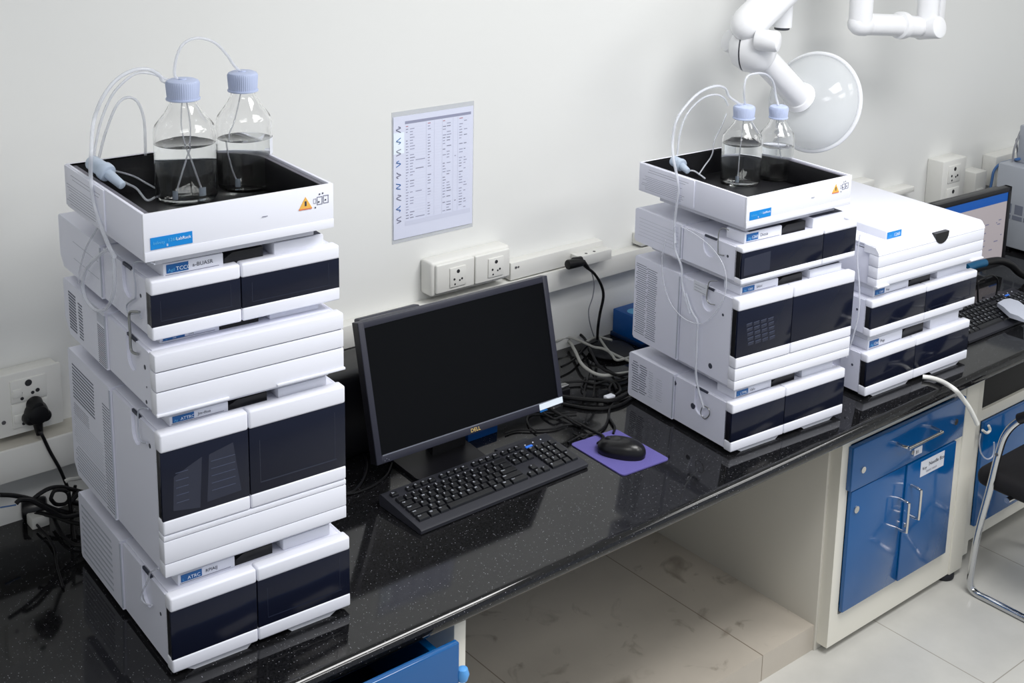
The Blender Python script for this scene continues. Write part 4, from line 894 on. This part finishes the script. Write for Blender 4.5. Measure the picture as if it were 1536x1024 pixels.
# left heap of black cables: near the wall, behind the left stack
lc = [
 ([(0.8394, -0.16, 0.1673), (0.8682, -0.16, 0.1558), (0.9044, -0.16, 0.1348), (0.929, -0.16, 0.1143), (0.9554, -0.16, 0.0913), (0.9855, -0.16, 0.072), (1.0241, -0.16, 0.0513)], .0065, 'black lead running in from the left edge over the cable heap'),
 ([(0.9181, -0.14, 0.1213), (0.9339, -0.14, 0.1297), (0.9574, -0.14, 0.1354), (0.9837, -0.14, 0.13), (1.0035, -0.14, 0.1181), (1.0343, -0.14, 0.0988)], .0060, 'black lead arching highest over the left cable heap'),
 ([(0.8668, -0.18, 0.1448), (0.876, -0.18, 0.15), (0.898, -0.18, 0.1424), (0.9194, -0.18, 0.1231), (0.9483, -0.18, 0.0941), (0.9719, -0.18, 0.0736), (1.0172, -0.18, 0.0662)], .0065, 'black lead bent double at the left of the heap'),
 ([(0.9541, -0.15, 0.1133), (0.9644, -0.15, 0.1305), (0.989, -0.15, 0.1221), (0.9973, -0.15, 0.1019), (0.9871, -0.15, 0.0897), (0.9655, -0.15, 0.0955), (0.9541, -0.15, 0.1133)], .0055, 'black lead coiled in a ring in the left cable heap'),
 ([(0.9897, -0.17, 0.1271), (0.99, -0.17, 0.1061), (0.992, -0.17, 0.0846), (0.9935, -0.17, 0.0562)], .0055, 'black lead standing upright through the left cable heap'),
 ([(1.0196, -0.16, 0.1143), (1.0063, -0.16, 0.1048), (0.9995, -0.16, 0.095), (1.0256, -0.16, 0.0789)], .0075, 'thick black lead squeezed against the left stack'),
 ([(0.9438, -0.0386, 0.02), (0.9586, -0.0526, 0.03), (0.9841, -0.0927, 0.03), (1.0068, -0.1161, 0.02), (1.027, -0.1478, 0.02)], .0065, 'black lead lying at the foot of the left cable heap'),
 ([(0.9541, -0.0291, 0.03), (0.9464, -0.0392, 0.014), (0.9446, -0.0804, 0.012), (0.9469, -0.1355, 0.01), (0.9393, -0.1996, 0.008), (0.9198, -0.2695, 0.006), (0.9012, -0.3572, 0.006)], .0035, 'dark lead trailing forward from the left cable heap on the granite'),
 ([(0.9837, -0.0701, 0.02), (0.9755, -0.1435, 0.012), (0.9799, -0.1993, 0.01), (0.9972, -0.2242, 0.01)], .0055, 'black lead sagging forward beside the lowest left module'),
 ([(0.9903, -0.15, 0.1459), (0.9983, -0.15, 0.1485), (1.0124, -0.15, 0.1455), (1.0313, -0.15, 0.1427)], .0050, 'grey lead entering the left stack just above the heap'),
]
for i, (pts, r, lab) in enumerate(lc): cable(pts, r, lab, 'cable_grey' if i == 9 else 'cable_black', grp='black cable heap left of the left stack')
cable([(0.8546, -0.1, 0.1035), (0.8725, -0.1, 0.1007), (0.8905, -0.1, 0.0978)], .0018, 'thin violet-blue wire end at the left edge', 'cable_blue', grp=None)
cable([(1.0338, -0.06, 0.0392), (1.04, -0.06, 0.0623), (1.0442, -0.06, 0.0788)], .0050, 'black lead crossing behind the left heap', grp='black cable heap left of the left stack')
mb = MB(); c = Vector((0.9633, -0.0484, 0.03)); mb.box(c.x-.03, c.x+.012, c.y-.02, c.y+.02, 0, .030, 'pvc_white', .004); single('power_adapter', mb, 'small pale adapter half buried in the left cable heap', 'adapter')
mb = MB(); c = Vector((0.951, -0.0041, 0.02)); mb.cyl((c.x-.02,c.y,.028), (c.x+.035,c.y-.02,.028), .026, 'black_plastic', 16, rnd=.008); single('plug_adapter', mb, 'rounded black adapter at the left end of the cable heap', 'adapter')

# ------------------------------------------------------------------ base cabinets
def handle(mb, a, b, out, r=.0055):
    a = Vector(a); b = Vector(b); o = Vector(out); mb.tube([a, a+o*.6, a+o*.92+(b-a)*.03, a+o+(b-a)*.08, b+o-(b-a)*.08, b+o*.92-(b-a)*.03, b+o*.6, b], r, 'satin', 10, 3)
def cabinet1():
    t = thing('base_cabinet', 'white framed cabinet with blue drawer above two blue doors, under the worktop', 'cabinet', (3.46,-.83,FZ), 0)
    x0, x1, yf = 3.105, 3.80, -.832; zt = -.043; zb = -.858
    mb = MB()
    mb.box(x0, 3.148, yf, -.35, zb, zt, 'cab_white'); mb.box(3.716, 3.785, yf, -.35, zb, zt, 'cab_white')
    mb.box(3.148, 3.716, yf, -.35, zb, -.755, 'cab_white'); mb.box(3.148, 3.716, yf, -.35, -.160, zt, 'cab_white')
    mb.box(3.13, 3.75, -.80, -.36, -.78, -.10, 'cab_blue_dark')
    part('carcass', mb, t, world=True)
    mb = MB(); mb.box(3.785, 3.865, yf-.006, -.77, FZ+.022, zt, 'cab_white', .006); part('corner_post', mb, t, world=True)
    mb = MB(); mb.cyl((3.800,-.805,FZ), (3.800,-.805,FZ+.024), .038, 'rubber', 24, rnd=.006); part('foot', mb, t, world=True)
    mb = MB(); mb.cyl((3.20,-.70,FZ), (3.20,-.70,FZ+.03), .022, 'rubber', 20); part('foot', mb, t, world=True)
    mb = MB(); mb.box(3.137, 3.757, -.853, yf, -.312, -.163, 'cab_blue', .003)
    d = part('drawer', mb, t, 'blue drawer front', world=True)
    mb = MB(); handle(mb, (3.365,-.853,-.216), (3.555,-.853,-.216), (0,-.045,0)); part('handle', mb, d, 'satin bar handle', world=True)
    mb = MB(); mb.cyl((3.455,-.858,-.275), (3.455,-.852,-.275), .008, 'satin', 16); part('lock', mb, d, world=True)
    for (x, z) in ((3.190, -.250), (3.700, -.240)):
        mb = MB(); mb.cyl((x,-.858,z), (x,-.852,z), .011, 'satin', 16); part('bumper', mb, d, world=True)
    mb = MB(); mb.box(3.468, 3.512, -.8545, -.853, -.294, -.268, 'label_white'); mb.text('B1', (3.476,-.855,-.288), (1,0,0), (0,0,1), .012, 'ink'); part('label', mb, d, world=True)
    mb = MB(); mb.box(3.150, 3.438, -.848, yf, -.742, -.318, 'cab_blue', .003)
    d = part('door', mb, t, 'left blue door', world=True)
    mb = MB(); handle(mb, (3.412,-.848,-.535), (3.412,-.848,-.428), (0,-.040,0), .005); part('handle', mb, d, world=True)
    mb = MB(); mb.cyl((3.178,-.853,-.385), (3.178,-.847,-.385), .012, 'satin', 16); part('bumper', mb, d, world=True)
    mb = MB(); mb.box(3.441, 3.722, -.853, yf, -.742, -.318, 'cab_blue', .003)
    d = part('door', mb, t, 'right blue door', world=True)
    mb = MB(); handle(mb, (3.468,-.853,-.505), (3.468,-.853,-.398), (0,-.040,0), .005); part('handle', mb, d, world=True)
    mb = MB(); mb.cyl((3.452,-.858,-.535), (3.452,-.852,-.535), .008, 'satin', 16); part('lock', mb, d, world=True)
    mb = MB(); mb.box(3.515, 3.650, -.8545, -.853, -.385, -.330, 'label_white')
    mb.text('Key', (3.525,-.855,-.362), (1,0,0), (0,0,1), .011, 'ink'); mb.text('Needle Box', (3.560,-.855,-.356), (1,0,0), (0,0,1), .014, 'ink'); mb.text('Items: stock', (3.548,-.855,-.376), (1,0,0), (0,0,1), .009, 'ink_soft')
    part('label', mb, d, 'white paper label', world=True)
cabinet1()
def cabinet2():
    t = thing('base_cabinet', 'white framed cabinet with black recess above blue doors, right edge, behind the chair', 'cabinet', (4.35,-.80,FZ), 0)
    yf = -.80; x0, x1 = 3.885, 4.90; zt = -.043
    mb = MB(); mb.box(x0, 3.955, yf, -.40, FZ+.03, zt, 'cab_white'); mb.box(4.84, x1, yf, -.40, FZ+.03, zt, 'cab_white')
    mb.box(3.955, 4.84, yf, -.40, -.805, -.745, 'cab_white'); mb.box(3.955, 4.84, yf, -.40, -.335, -.295, 'cab_white'); mb.box(3.955, 4.84, yf, -.40, -.075, zt, 'cab_white')
    mb.box(3.95, 4.85, -.52, -.50, -.79, -.05, 'cab_white'); part('carcass', mb, t, world=True)
    mb = MB(); mb.box(3.955, 4.84, -.79, -.53, -.294, -.076, 'black_soft'); part('open_recess', mb, t, 'black recess', world=True)
    for (a, b) in ((3.957, 4.395), (4.40, 4.838)):
        mb = MB(); mb.box(a, b, yf-.016, yf, -.744, -.337, 'cab_blue', .003); d = part('door', mb, t, world=True)
        mb = MB(); handle(mb, (b-.10 if a < 4 else a+.03, yf-.016, -.56), (b-.02 if a < 4 else a+.11, yf-.016, -.56), (0,-.035,0), .004); part('handle', mb, d, world=True)
    mb = MB(); mb.cyl((3.92,-.76,FZ), (3.92,-.76,FZ+.032), .030, 'rubber', 20); part('foot', mb, t, world=True)
    mb = MB(); mb.cyl((4.86,-.76,FZ), (4.86,-.76,FZ+.032), .030, 'rubber', 20); part('foot', mb, t, world=True)
cabinet2()
def cabinet3():
    t = thing('base_cabinet', 'blue drawer cabinet under the front left of the worktop with its drawer pulled open', 'cabinet', (1.25,-.80,FZ), 0)
    mb = MB(); mb.box(1.565, 1.598, -.925, -.30, FZ+.03, -.043, 'cab_white', .002); mb.box(.90, .935, -.925, -.30, FZ+.03, -.043, 'cab_white', .002)
    mb.box(.93, 1.57, -.40, -.36, -.80, -.045, 'cab_white'); mb.box(.93, 1.57, -.925, -.36, -.82, -.79, 'cab_white'); part('carcass', mb, t, world=True)
    mb = MB(); mb.box(.955, 1.500, -1.035, -1.018, -.30, -.028, 'cab_blue', .004, 3)
    d = part('drawer', mb, t, 'blue drawer pulled open', world=True)
    mb = MB(); mb.box(.965, .985, -1.018, -.45, -.27, -.11, 'cab_blue_dark'); mb.box(1.478, 1.496, -1.018, -.45, -.27, -.085, 'cab_blue'); mb.box(.985, 1.478, -1.018, -.45, -.27, -.26, 'cab_blue_dark'); part('drawer_box', mb, d, world=True)
    mb = MB(); c = (1.512, -1.03, -.115); mb.lathe([(0,-.02), (.011,-.014), (.015,0), (.011,.014), (0,.02)], 'light_blue', c, (0,0,1), 20); part('corner_tab', mb, d, 'light blue plastic tab', world=True)
    mb = MB(); mb.box(.94, 1.56, -.915, -.895, -.78, -.32, 'cab_blue', .003); part('door', mb, t, world=True)
    for x in (.93, 1.575):
        mb = MB(); mb.cyl((x,-.85,FZ), (x,-.85,FZ+.035), .022, 'rubber', 16); part('foot', mb, t, world=True)
cabinet3()

# white drain hose over the edge with hook
cable([(3.42, -0.8897, 0.012), (3.4352, -0.9142, 0.012), (3.4338, -0.9568, 0.014), (3.4108, -1.0131, 0.016)]+[(3.4923, -0.99, -0.0403), (3.542, -0.99, -0.089), (3.5804, -0.99, -0.1351), (3.6055, -0.99, -0.1683)], .0075, 'white drain hose coming from under the right-hand stack and over the worktop edge', 'pvc_white', 'drain_hose', None, 12)
cable([(3.9139, -0.835, -0.3439), (3.9427, -0.835, -0.3629), (3.9634, -0.835, -0.359), (3.951, -0.835, -0.3373)], .0050, 'small white hook on the front of the right-hand cabinet', 'pvc_white', 'hose_hook', None)
cable([(3.9115, -0.83, -0.3579), (3.9096, -0.83, -0.3956), (3.9301, -0.83, -0.4405), (3.9703, -0.83, -0.4741), (4.0056, -0.83, -0.4776), (4.0145, -0.83, -0.4543), (4.0086, -0.83, -0.4213)], .0028, 'thin loop of clear hose hanging below the white hook', 'tube_clear', 'hose_loop', None)

# ------------------------------------------------------------------ extraction arms over the bench
def arm_hood():
    C0 = Vector((3.5645, -0.27, 0.7766)); A = Vector((0.9439, 0.1781, -0.278))   # from apex to rim
    t = thing('extraction_arm', 'white jointed fume extraction arm with a clear dome hood, above the middle stack', 'extraction arm', tuple(C0-A*.13), 0, 'fume extraction arms')
    R = .168; dep = .115; pr = []
    for i in range(0, 15):
        a = math.pi/2*i/14; pr.append((R*math.sin(a)**.9 if i else .03, dep*(1-math.cos(a))))
    pin = [(max(r-.003, .027), h+.003) for r, h in pr[::-1]]
    mb = MB(); mb.lathe(pr+pin, 'hood_clear', C0-A*dep, A, 64); part('dome_hood', mb, t, 'clear plastic dome', world=True)
    mb = MB(); X = A.orthogonal().normalized(); Y = A.cross(X)
    mb.tube([C0+(R+.002)*(math.cos(q)*X+math.sin(q)*Y) for q in [2*math.pi*i/64 for i in range(64)]], .0085, 'arm_rim', 10, 1, True); part('rim', mb, t, 'thick white rim', world=True)
    ap = C0-A*dep
    e1 = Vector((3.1605, -0.33, 1.0111))     # elbow centre
    d = (e1-ap).normalized()
    mb = MB(); mb.cyl(ap-d*-.0, ap+d*.024, .058, 'arm_white', 32, r2=.051, rnd=.005); mb.cyl(ap+d*.015, e1, .045, 'arm_white', 32); part('lower_tube', mb, t, world=True)
    p2 = Vector((3.1344, -0.43, 1.0519)); p2b = Vector((3.0801, -0.3, 1.0505))
    mb = MB(); F = Vector((-0.649, -0.728, 0.2212))
    mb.lathe([(0,-.078), (.034,-.074), (.060,-.058), (.072,-.036), (.076,-.028)], 'arm_white', e1, p2-p2b, 36); mb.lathe([(.072,-.029), (.0735,-.025), (.072,-.021)], 'arm_seam', e1, p2-p2b, 36); mb.lathe([(.0765,-.022), (.079,.0), (.074,.026), (.060,.050), (.034,.066), (0,.068)], 'arm_white', e1, p2-p2b, 36); part('elbow', mb, t, world=True)
    p2 = Vector((3.1344, -0.43, 1.0519)); p2b = Vector((3.0801, -0.3, 1.0505))
    mb = MB(); mb.cyl(p2+(p2-p2b).normalized()*.012-(p2-p2b)*.5, p2+(p2-p2b).normalized()*.02, .034, 'arm_white', 32, rnd=.012); part('pivot_knob', mb, t, world=True)
    p3 = Vector((3.122, -0.24, 1.0295)); mb = MB(); mb.cyl(p3, p3+Vector((.12,-.04,-.03)), .038, 'arm_white', 28, rnd=.014); part('pivot_knob', mb, t, world=True)
    # upper tube rising out of the picture to the right
    u0 = Vector((3.1248, -0.33, 1.0937)); u1 = Vector((3.2838, -0.33, 1.1895)); dd = (u1-u0).normalized()
    mb = MB(); mb.lathe([(0,-.060), (.020,-.056), (.038,-.042), (.050,-.022), (.056,.0), (.057,.02), (.057,.55)], 'arm_white', u0, dd, 36); part('upper_tube', mb, t, world=True)
    n0 = Vector((3.3879, -0.25, 1.0525))
    mb = MB(); mb.cyl(n0, n0+Vector((0,0,.35)), .033, 'arm_white', 28); mb.cyl(n0+Vector((0,0,-.010)), n0+Vector((0,0,.002)), .026, 'arm_seam', 24, rnd=.003); part('support_post', mb, t, world=True)
arm_hood()
def arm2():
    y = -.30
    a, b, c = Vector((3.7483, -0.3, 1.0392)), Vector((3.9665, -0.32, 1.0195)), Vector((4.0713, -0.34, 1.0039))
    t = thing('extraction_arm', 'white jointed extraction arm elbow entering from the top right, without a hood', 'extraction arm', tuple(a), 0, 'fume extraction arms')
    r = .042; X = (b-a).normalized()
    mb = MB(); mb.cyl(a-X*.005, b, r*.93, 'arm_white', 30); part('cross_tube', mb, t, world=True)
    mb = MB(); mb.lathe([(0,-.046), (r*.35,-.043), (r*.68,-.034), (r*.92,-.016), (r,.002), (r,.024), (r*.92,.03), (0,.03)], 'arm_white', a, X, 30); mb.cyl(a, a+Vector((0,0,.45)), r*.98, 'arm_white', 30); part('down_tube', mb, t, world=True)
    mb = MB(); mb.lathe([(r*.9,-.02), (r*1.16,-.014), (r*1.2,0), (r*1.16,.014), (r*.9,.02)], 'arm_white', b, X, 36); part('clamp_ring', mb, t, world=True)
    e = c+X*.02; Y = Vector((-0.0379, -0.9808, 0.1912))
    mb = MB(); mb.lathe([(r*.95,0), (r*.95,.07), (r*.8,.09), (0,.095)], 'arm_white', b+X*.005, (e-b), 30); mb.cyl(e-Y*.04, e+Y*.062, r*.98, 'arm_white', 30, rnd=.008); part('elbow', mb, t, world=True)
    mb = MB(); mb.cyl(e+Vector((0,0,.0)), e+Vector((0,.0,.45)), r*.92, 'arm_white', 30); part('up_tube', mb, t, world=True)
    mb = MB(); g = e+X*.055; mb.box(g.x-.012, g.x+.022, g.y-.02, g.y+.02, g.z+.03, g.z+.45, 'arm_white', .004); mb.box(g.x-.004, g.x+.02, g.y-.015, g.y+.015, g.z+.02, g.z+.031, 'arm_seam', .002); part('side_rail', mb, t, world=True)
arm2()

# ------------------------------------------------------------------ far right workstation
def far_monitor():
    x0, x1, z1, z0 = 4.085, 4.578, .352, .030; y = -.45
    t = thing('computer_monitor', 'black-framed monitor showing a blue title bar, behind the right-hand stack', 'monitor', (4.34,-.40,0), -.02)
    mb = MB(); b = .020
    T = Matrix.Translation((x0, y, 0)) @ Matrix.Rotation(-.05, 4, 'Z'); w = x1-x0
    def mk(): m = MB(); m.T = T; return m
    mb = mk(); mb.box(0, b, 0, .03, z0, z1, 'black_plastic', .002); mb.box(w-b, w, 0, .03, z0, z1, 'black_plastic', .002); mb.box(0, w, 0, .03, z1-b, z1, 'black_plastic', .002); mb.box(0, w, 0, .03, z0, z0+b, 'black_plastic', .002); part('bezel', mb, t, world=True)
    mb = mk(); mb.box(b, w-b, .004, .02, z0+b, z1-b, 'scr_grey'); mb.box(b, w-b, .003, .005, z1-b-.036, z1-b, 'scr_blue'); mb.box(w-b-.06, w-b, .003, .005, z0+b, z0+b+.008, 'scr_blue')
    for i in range(26):
        a = .20+.25*random.random(); z = z0+.07+.13*random.random(); mb.box(a, a+.02*random.random()+.006, .0032, .0045, z, z+.004, 'scr_mark')
    part('screen', mb, t, 'lit screen with blue bar', world=True)
    mb = mk(); mb.box(.01, w-.01, .03, .07, z0+.02, z1-.01, 'black_plastic', .01); mb.box(-.0, .16, .03, .055, z1-.06, z1-.004, 'black_plastic', .006); part('back_cover', mb, t, world=True)
    mb = mk(); mb.box(w*.42, w*.58, .05, .09, .01, .2, 'black_plastic', .004); part('stand_neck', mb, t, world=True)
    mb = mk(); mb.box(w*.3, w*.7, -.02, .18, 0, .012, 'black_plastic', .004); part('stand_base', mb, t, world=True)
far_monitor()
def far_instrument():
    c = (4.8228, -0.28, 0.3649); zt = c[2]; x = c[0]
    t = thing('benchtop_instrument', 'tall light grey benchtop instrument with slotted side, cut off by the right edge', 'instrument', (x+.25,-.40,0), 0)
    mb = MB(); mb.box(x, x+.50, -.62, -.26, .018, zt, 'instr_grey', .006)
    for i in range(6): mb.box(x-.0015, x+.001, -.60+.052*i, -.60+.052*i+.036, .165, .205, 'vent'); mb.box(x-.0015, x+.001, -.60+.052*i, -.60+.052*i+.044, .14, .158, 'vent')
    part('housing', mb, t, world=True)
    mb = MB(); mb.box(x+.07, x+.48, -.60, -.30, zt, zt+.16, 'instr_grey', .006); part('upper_unit', mb, t, world=True)
    for (a, b) in ((.04,-.58), (.04,-.32), (.44,-.58), (.44,-.32)):
        mb = MB(); mb.cyl((x+a,b,0), (x+a,b,.019), .016, 'rubber', 16); part('foot', mb, t, world=True)
far_instrument()
def wbox(px, label, faces):
    x0, x1, z0, z1, d = px
    t = thing('wall_socket', label, 'socket', ((x0+x1)/2, 0, z0), 0, 'mains sockets on the wall')
    mb = MB(); mb.box(x0, x1, -d, 0, z0, z1, 'pvc_white', .006); part('back_box', mb, t, world=True)
    for f in faces:
        mb = MB(); socket_face(mb, f[0], f[1], f[2], f[3], -d); part('socket_outlet', mb, t, world=True)
wbox((4.70,4.875,.115,.345,.08), 'tall white socket box with two outlets on the wall behind the lit monitor', [(4.74,.245,.09,.075), (4.74,.145,.09,.075)])
wbox((4.96,5.05,.09,.255,.08), 'narrow white socket box right of the tall one behind the lit monitor', [(4.975,.12,.05,.06)])
wbox((5.13,5.42,.16,.30,.07), 'wide white socket box partly behind the grey instrument', [(5.15,.18,.07,.07)])
single('wall_bracket', MB().box(4.3635, 4.5337, -.06, 0, 0.2398, 0.2631, 'pvc_white', .004), 'thin white ledge fitting on the wall behind the right-hand stack lid', 'wall fitting')
single('wall_bracket', MB().box(4.1006, 4.2503, -.06, 0, 0.2923, 0.3372, 'pvc_white', .004), 'white block fitting on the wall just right of the middle tray', 'wall fitting')
cable([(5.0684, -0.09, 0.1636), (5.0766, -0.09, 0.2081), (5.0852, -0.09, 0.2493), (5.1294, -0.09, 0.2729), (5.1944, -0.09, 0.2752), (4.8903, -0.3, 0.3762), (4.9434, -0.3, 0.3711)], .0060, 'blue network cable rising from the narrow wall socket', 'cable_blue', grp=None)
cable([(4.8654, -0.3, 0.3714), (4.8665, -0.3, 0.4199), (4.8846, -0.3, 0.4602), (4.9081, -0.3, 0.4998), (4.9452, -0.3, 0.5234)], .0045, 'grey-green lead standing on top of the grey instrument', 'cable_thin', grp=None)
cable([(4.9251, -0.29, 0.363), (4.9107, -0.29, 0.4113), (4.8964, -0.29, 0.4594), (4.9434, -0.29, 0.4585), (4.9861, -0.29, 0.4554)], .0040, 'second lead crossing on top of the grey instrument', 'cable_thin', grp=None)
mb = MB(); mb.tube([(4.1482, -0.6, 0.1506), (4.2289, -0.6, 0.1468), (4.3224, -0.6, 0.1326), (4.403, -0.6, 0.0999), (4.4683, -0.6, 0.0564), (4.5599, -0.6, 0.0094)], .0145, 'cable_black', 14, 8)
t = thing('corrugated_hose', 'thick black hose with a teal end arching beside the lit monitor', 'hose', (4.3224, -0.6, 0.1326)); part('hose_body', mb, t, world=True)
mb = MB(); mb.tube([(4.0956, -0.6, 0.1514), (4.1568, -0.6, 0.1514), (4.2154, -0.6, 0.147)], .0155, 'hose_teal', 14, 3); part('end_sleeve', mb, t, 'teal end sleeve', world=True)
cable([(4.0958, -0.66, 0.0329), (4.082, -0.66, 0.1128), (4.1105, -0.66, 0.1245), (4.1723, -0.66, 0.124), (4.2129, -0.66, 0.0971), (4.2171, -0.66, 0.0493), (4.2024, -0.66, 0.0056)], .0042, 'black wire bent into an upright arch behind the right keyboard', grp=None)
mb = MB(); g = random.Random(5); P0 = [(4.1238, -0.7206, 0.045), (4.1988, -0.7265, 0.045), (4.1683, -0.8118, 0.045), (4.0611, -0.8748, 0.045), (4.0595, -0.8106, 0.045)]
cx = sum(q[0] for q in P0)/5; cy = sum(q[1] for q in P0)/5; vs = [(cx, cy, .058)]; 
for i in range(5):
    a = Vector(P0[i]); b = Vector(P0[(i+1) % 5]); vs += [(a.x, a.y, .040+.012*g.random()), tuple((a+b)/2+Vector((0,0,.012*g.random())))]
n = len(vs)-1; vs2 = [(x, y, .034) for x, y, z in vs[1:]]
fs = [(0, 1+i, 1+(i+1) % n) for i in range(n)]+[(1+i, n+1+i, n+1+(i+1) % n, 1+(i+1) % n) for i in range(n)]+[tuple(range(n+1, 2*n+1))[::-1]]
mb.add(vs+vs2, fs, 'vent_light'); single('plastic_bag', mb, 'crumpled clear white wrapper lying on the back of the right keyboard', 'wrapper')

# ------------------------------------------------------------------ chair
def chair():
    X = 3.78
    t = thing('office_chair', 'chrome cantilever chair with black seat, cut off by the right edge', 'chair', (3.98,-1.15,FZ), 0)
    sidepts = [(3.78, -1.2047, -0.9585), (3.78, -1.1439, -0.9457), (3.78, -1.0715, -0.9306), (3.78, -0.9975, -0.915), (3.78, -0.9537, -0.8986), (3.78, -0.9277, -0.8546), (3.78, -0.9253, -0.7833), (3.78, -0.9357, -0.6376), (3.78, -0.9595, -0.4762), (3.78, -0.9791, -0.3322), (3.78, -0.9959, -0.2573), (3.78, -1.0292, -0.2009), (3.78, -1.0756, -0.1592), (3.78, -1.1539, -0.1154)]
    mn = FZ+.012
    pts = [(x, y, max(z, mn)) for x, y, z in sidepts]
    for dx in (0, .46):
        mb = MB(); mb.tube([(x+dx, y, z) for x, y, z in pts], .0125, 'chrome', 14, 6); part('side_frame', mb, t, 'bright chrome tube', world=True)
    yb = pts[0][1]; mb = MB(); mb.tube([(X, yb, mn), (X+.02, yb-.03, mn), (X+.44, yb-.03, mn), (X+.46, yb, mn)], .0125, 'chrome', 12, 4); part('rear_floor_tube', mb, t, world=True)
    s0 = Vector((3.8, -0.8875, -0.456))
    mb = MB(); mb.box(X+.018, X+.44, s0.y-.50, s0.y, s0.z-.035, s0.z+.035, 'fabric_black', .03, 4); part('seat', mb, t, 'black upholstered seat', world=True)
    mb = MB()
    for z in (s0.z-.03,): mb.tube([(X, s0.y-.14, z), (X+.46, s0.y-.14, z)], .010, 'chrome', 10, 1); mb.tube([(X, s0.y-.40, z), (X+.46, s0.y-.40, z)], .010, 'chrome', 10, 1)
    part('seat_bearer', mb, t, world=True)
    e = pts[-1]
    for dx in (0, .46):
        mb = MB(); q = pts[-3]; mb.tube([(q[0]+dx, q[1]-.01, q[2]+.018), (e[0]+dx, e[1], e[2]+.018)], .018, 'black_plastic', 12, 1); part('armrest_pad', mb, t, world=True)
        mb = MB(); mb.cyl((X+dx-.014, pts[9][1], pts[9][2]), (X+dx+.014, pts[9][1], pts[9][2]), .006, 'steel_screw', 10); part('bolt', mb, t, world=True)
    mb = MB(); mb.box(X+.02, X+.44, s0.y-.56, s0.y-.50, s0.z+.12, s0.z+.50, 'fabric_black', .025, 4); part('backrest', mb, t, 'black upholstered backrest', world=True)
    for dx in (0, .46):
        mb = MB(); mb.tube([(X+dx, e[1], e[2]), (X+dx, s0.y-.50, e[2]), (X+dx, s0.y-.53, e[2]+.05), (X+dx, s0.y-.54, s0.z+.45)], .0125, 'chrome', 12, 4); part('back_tube', mb, t, world=True)
chair()

# ------------------------------------------------------------------ scale to metres, lift so the floor is z=0
done = set()
for o in list(COL.objects):
    if o.type == 'MESH' and o.data.name not in done:
        o.data.transform(Matrix.Scale(SC, 4)); done.add(o.data.name)
    if o.parent is None: o.location = Vector((o.location.x*SC, o.location.y*SC, (o.location.z+LIFT)*SC))
    else: o.location = Vector(o.location)*SC

# ------------------------------------------------------------------ light
def area(name, loc, size, power, color, rot=(0,0,0)):
    l = bpy.data.lights.new(name, 'AREA'); l.shape = 'RECTANGLE'; l.size, l.size_y = size; l.energy = power; l.color = color
    o = bpy.data.objects.new(name, l); COL.objects.link(o); o.location = loc; o.rotation_euler = rot; return o
cz = (CZ+LIFT)*SC-.02
for x_, y_, k_ in ((2.3, -1.7, 1.0), (4.6, -2.1, .40), (.2, -2.1, .40), (2.6, -3.1, .50), (5.0, -3.2, .40)):
    area('ceiling_panel_light', (x_, y_, cz), (1.2, .8), LIGHT1*k_, (1.0, .993, .985))
w = bpy.data.worlds.new('world'); bpy.context.scene.world = w; w.use_nodes = True
w.node_tree.nodes['Background'].inputs[0].default_value = (.80, .87, 1.0, 1); w.node_tree.nodes['Background'].inputs[1].default_value = WORLD

# ------------------------------------------------------------------ camera
cam = bpy.data.cameras.new('camera'); co = bpy.data.objects.new('camera', cam); COL.objects.link(co)
R = Matrix([[0.750556, 0.124488, -0.648975], [-0.660146, 0.185164, -0.727957], [0.029545, 0.974791, 0.221156]]); mw = R.to_4x4(); mw.translation = Vector((0, -3.0702*SC, (1.7202+LIFT)*SC)); co.matrix_world = mw
cam.sensor_width = 36; cam.lens = 46.2044; cam.shift_x = -0.07073; cam.shift_y = -0.22179
cam.clip_start = .05
bpy.context.scene.camera = co
vs = bpy.context.scene.view_settings; vs.view_transform = 'Standard'; vs.look = 'None'; vs.gamma = 1; vs.use_curve_mapping = False; vs.exposure = EXPO
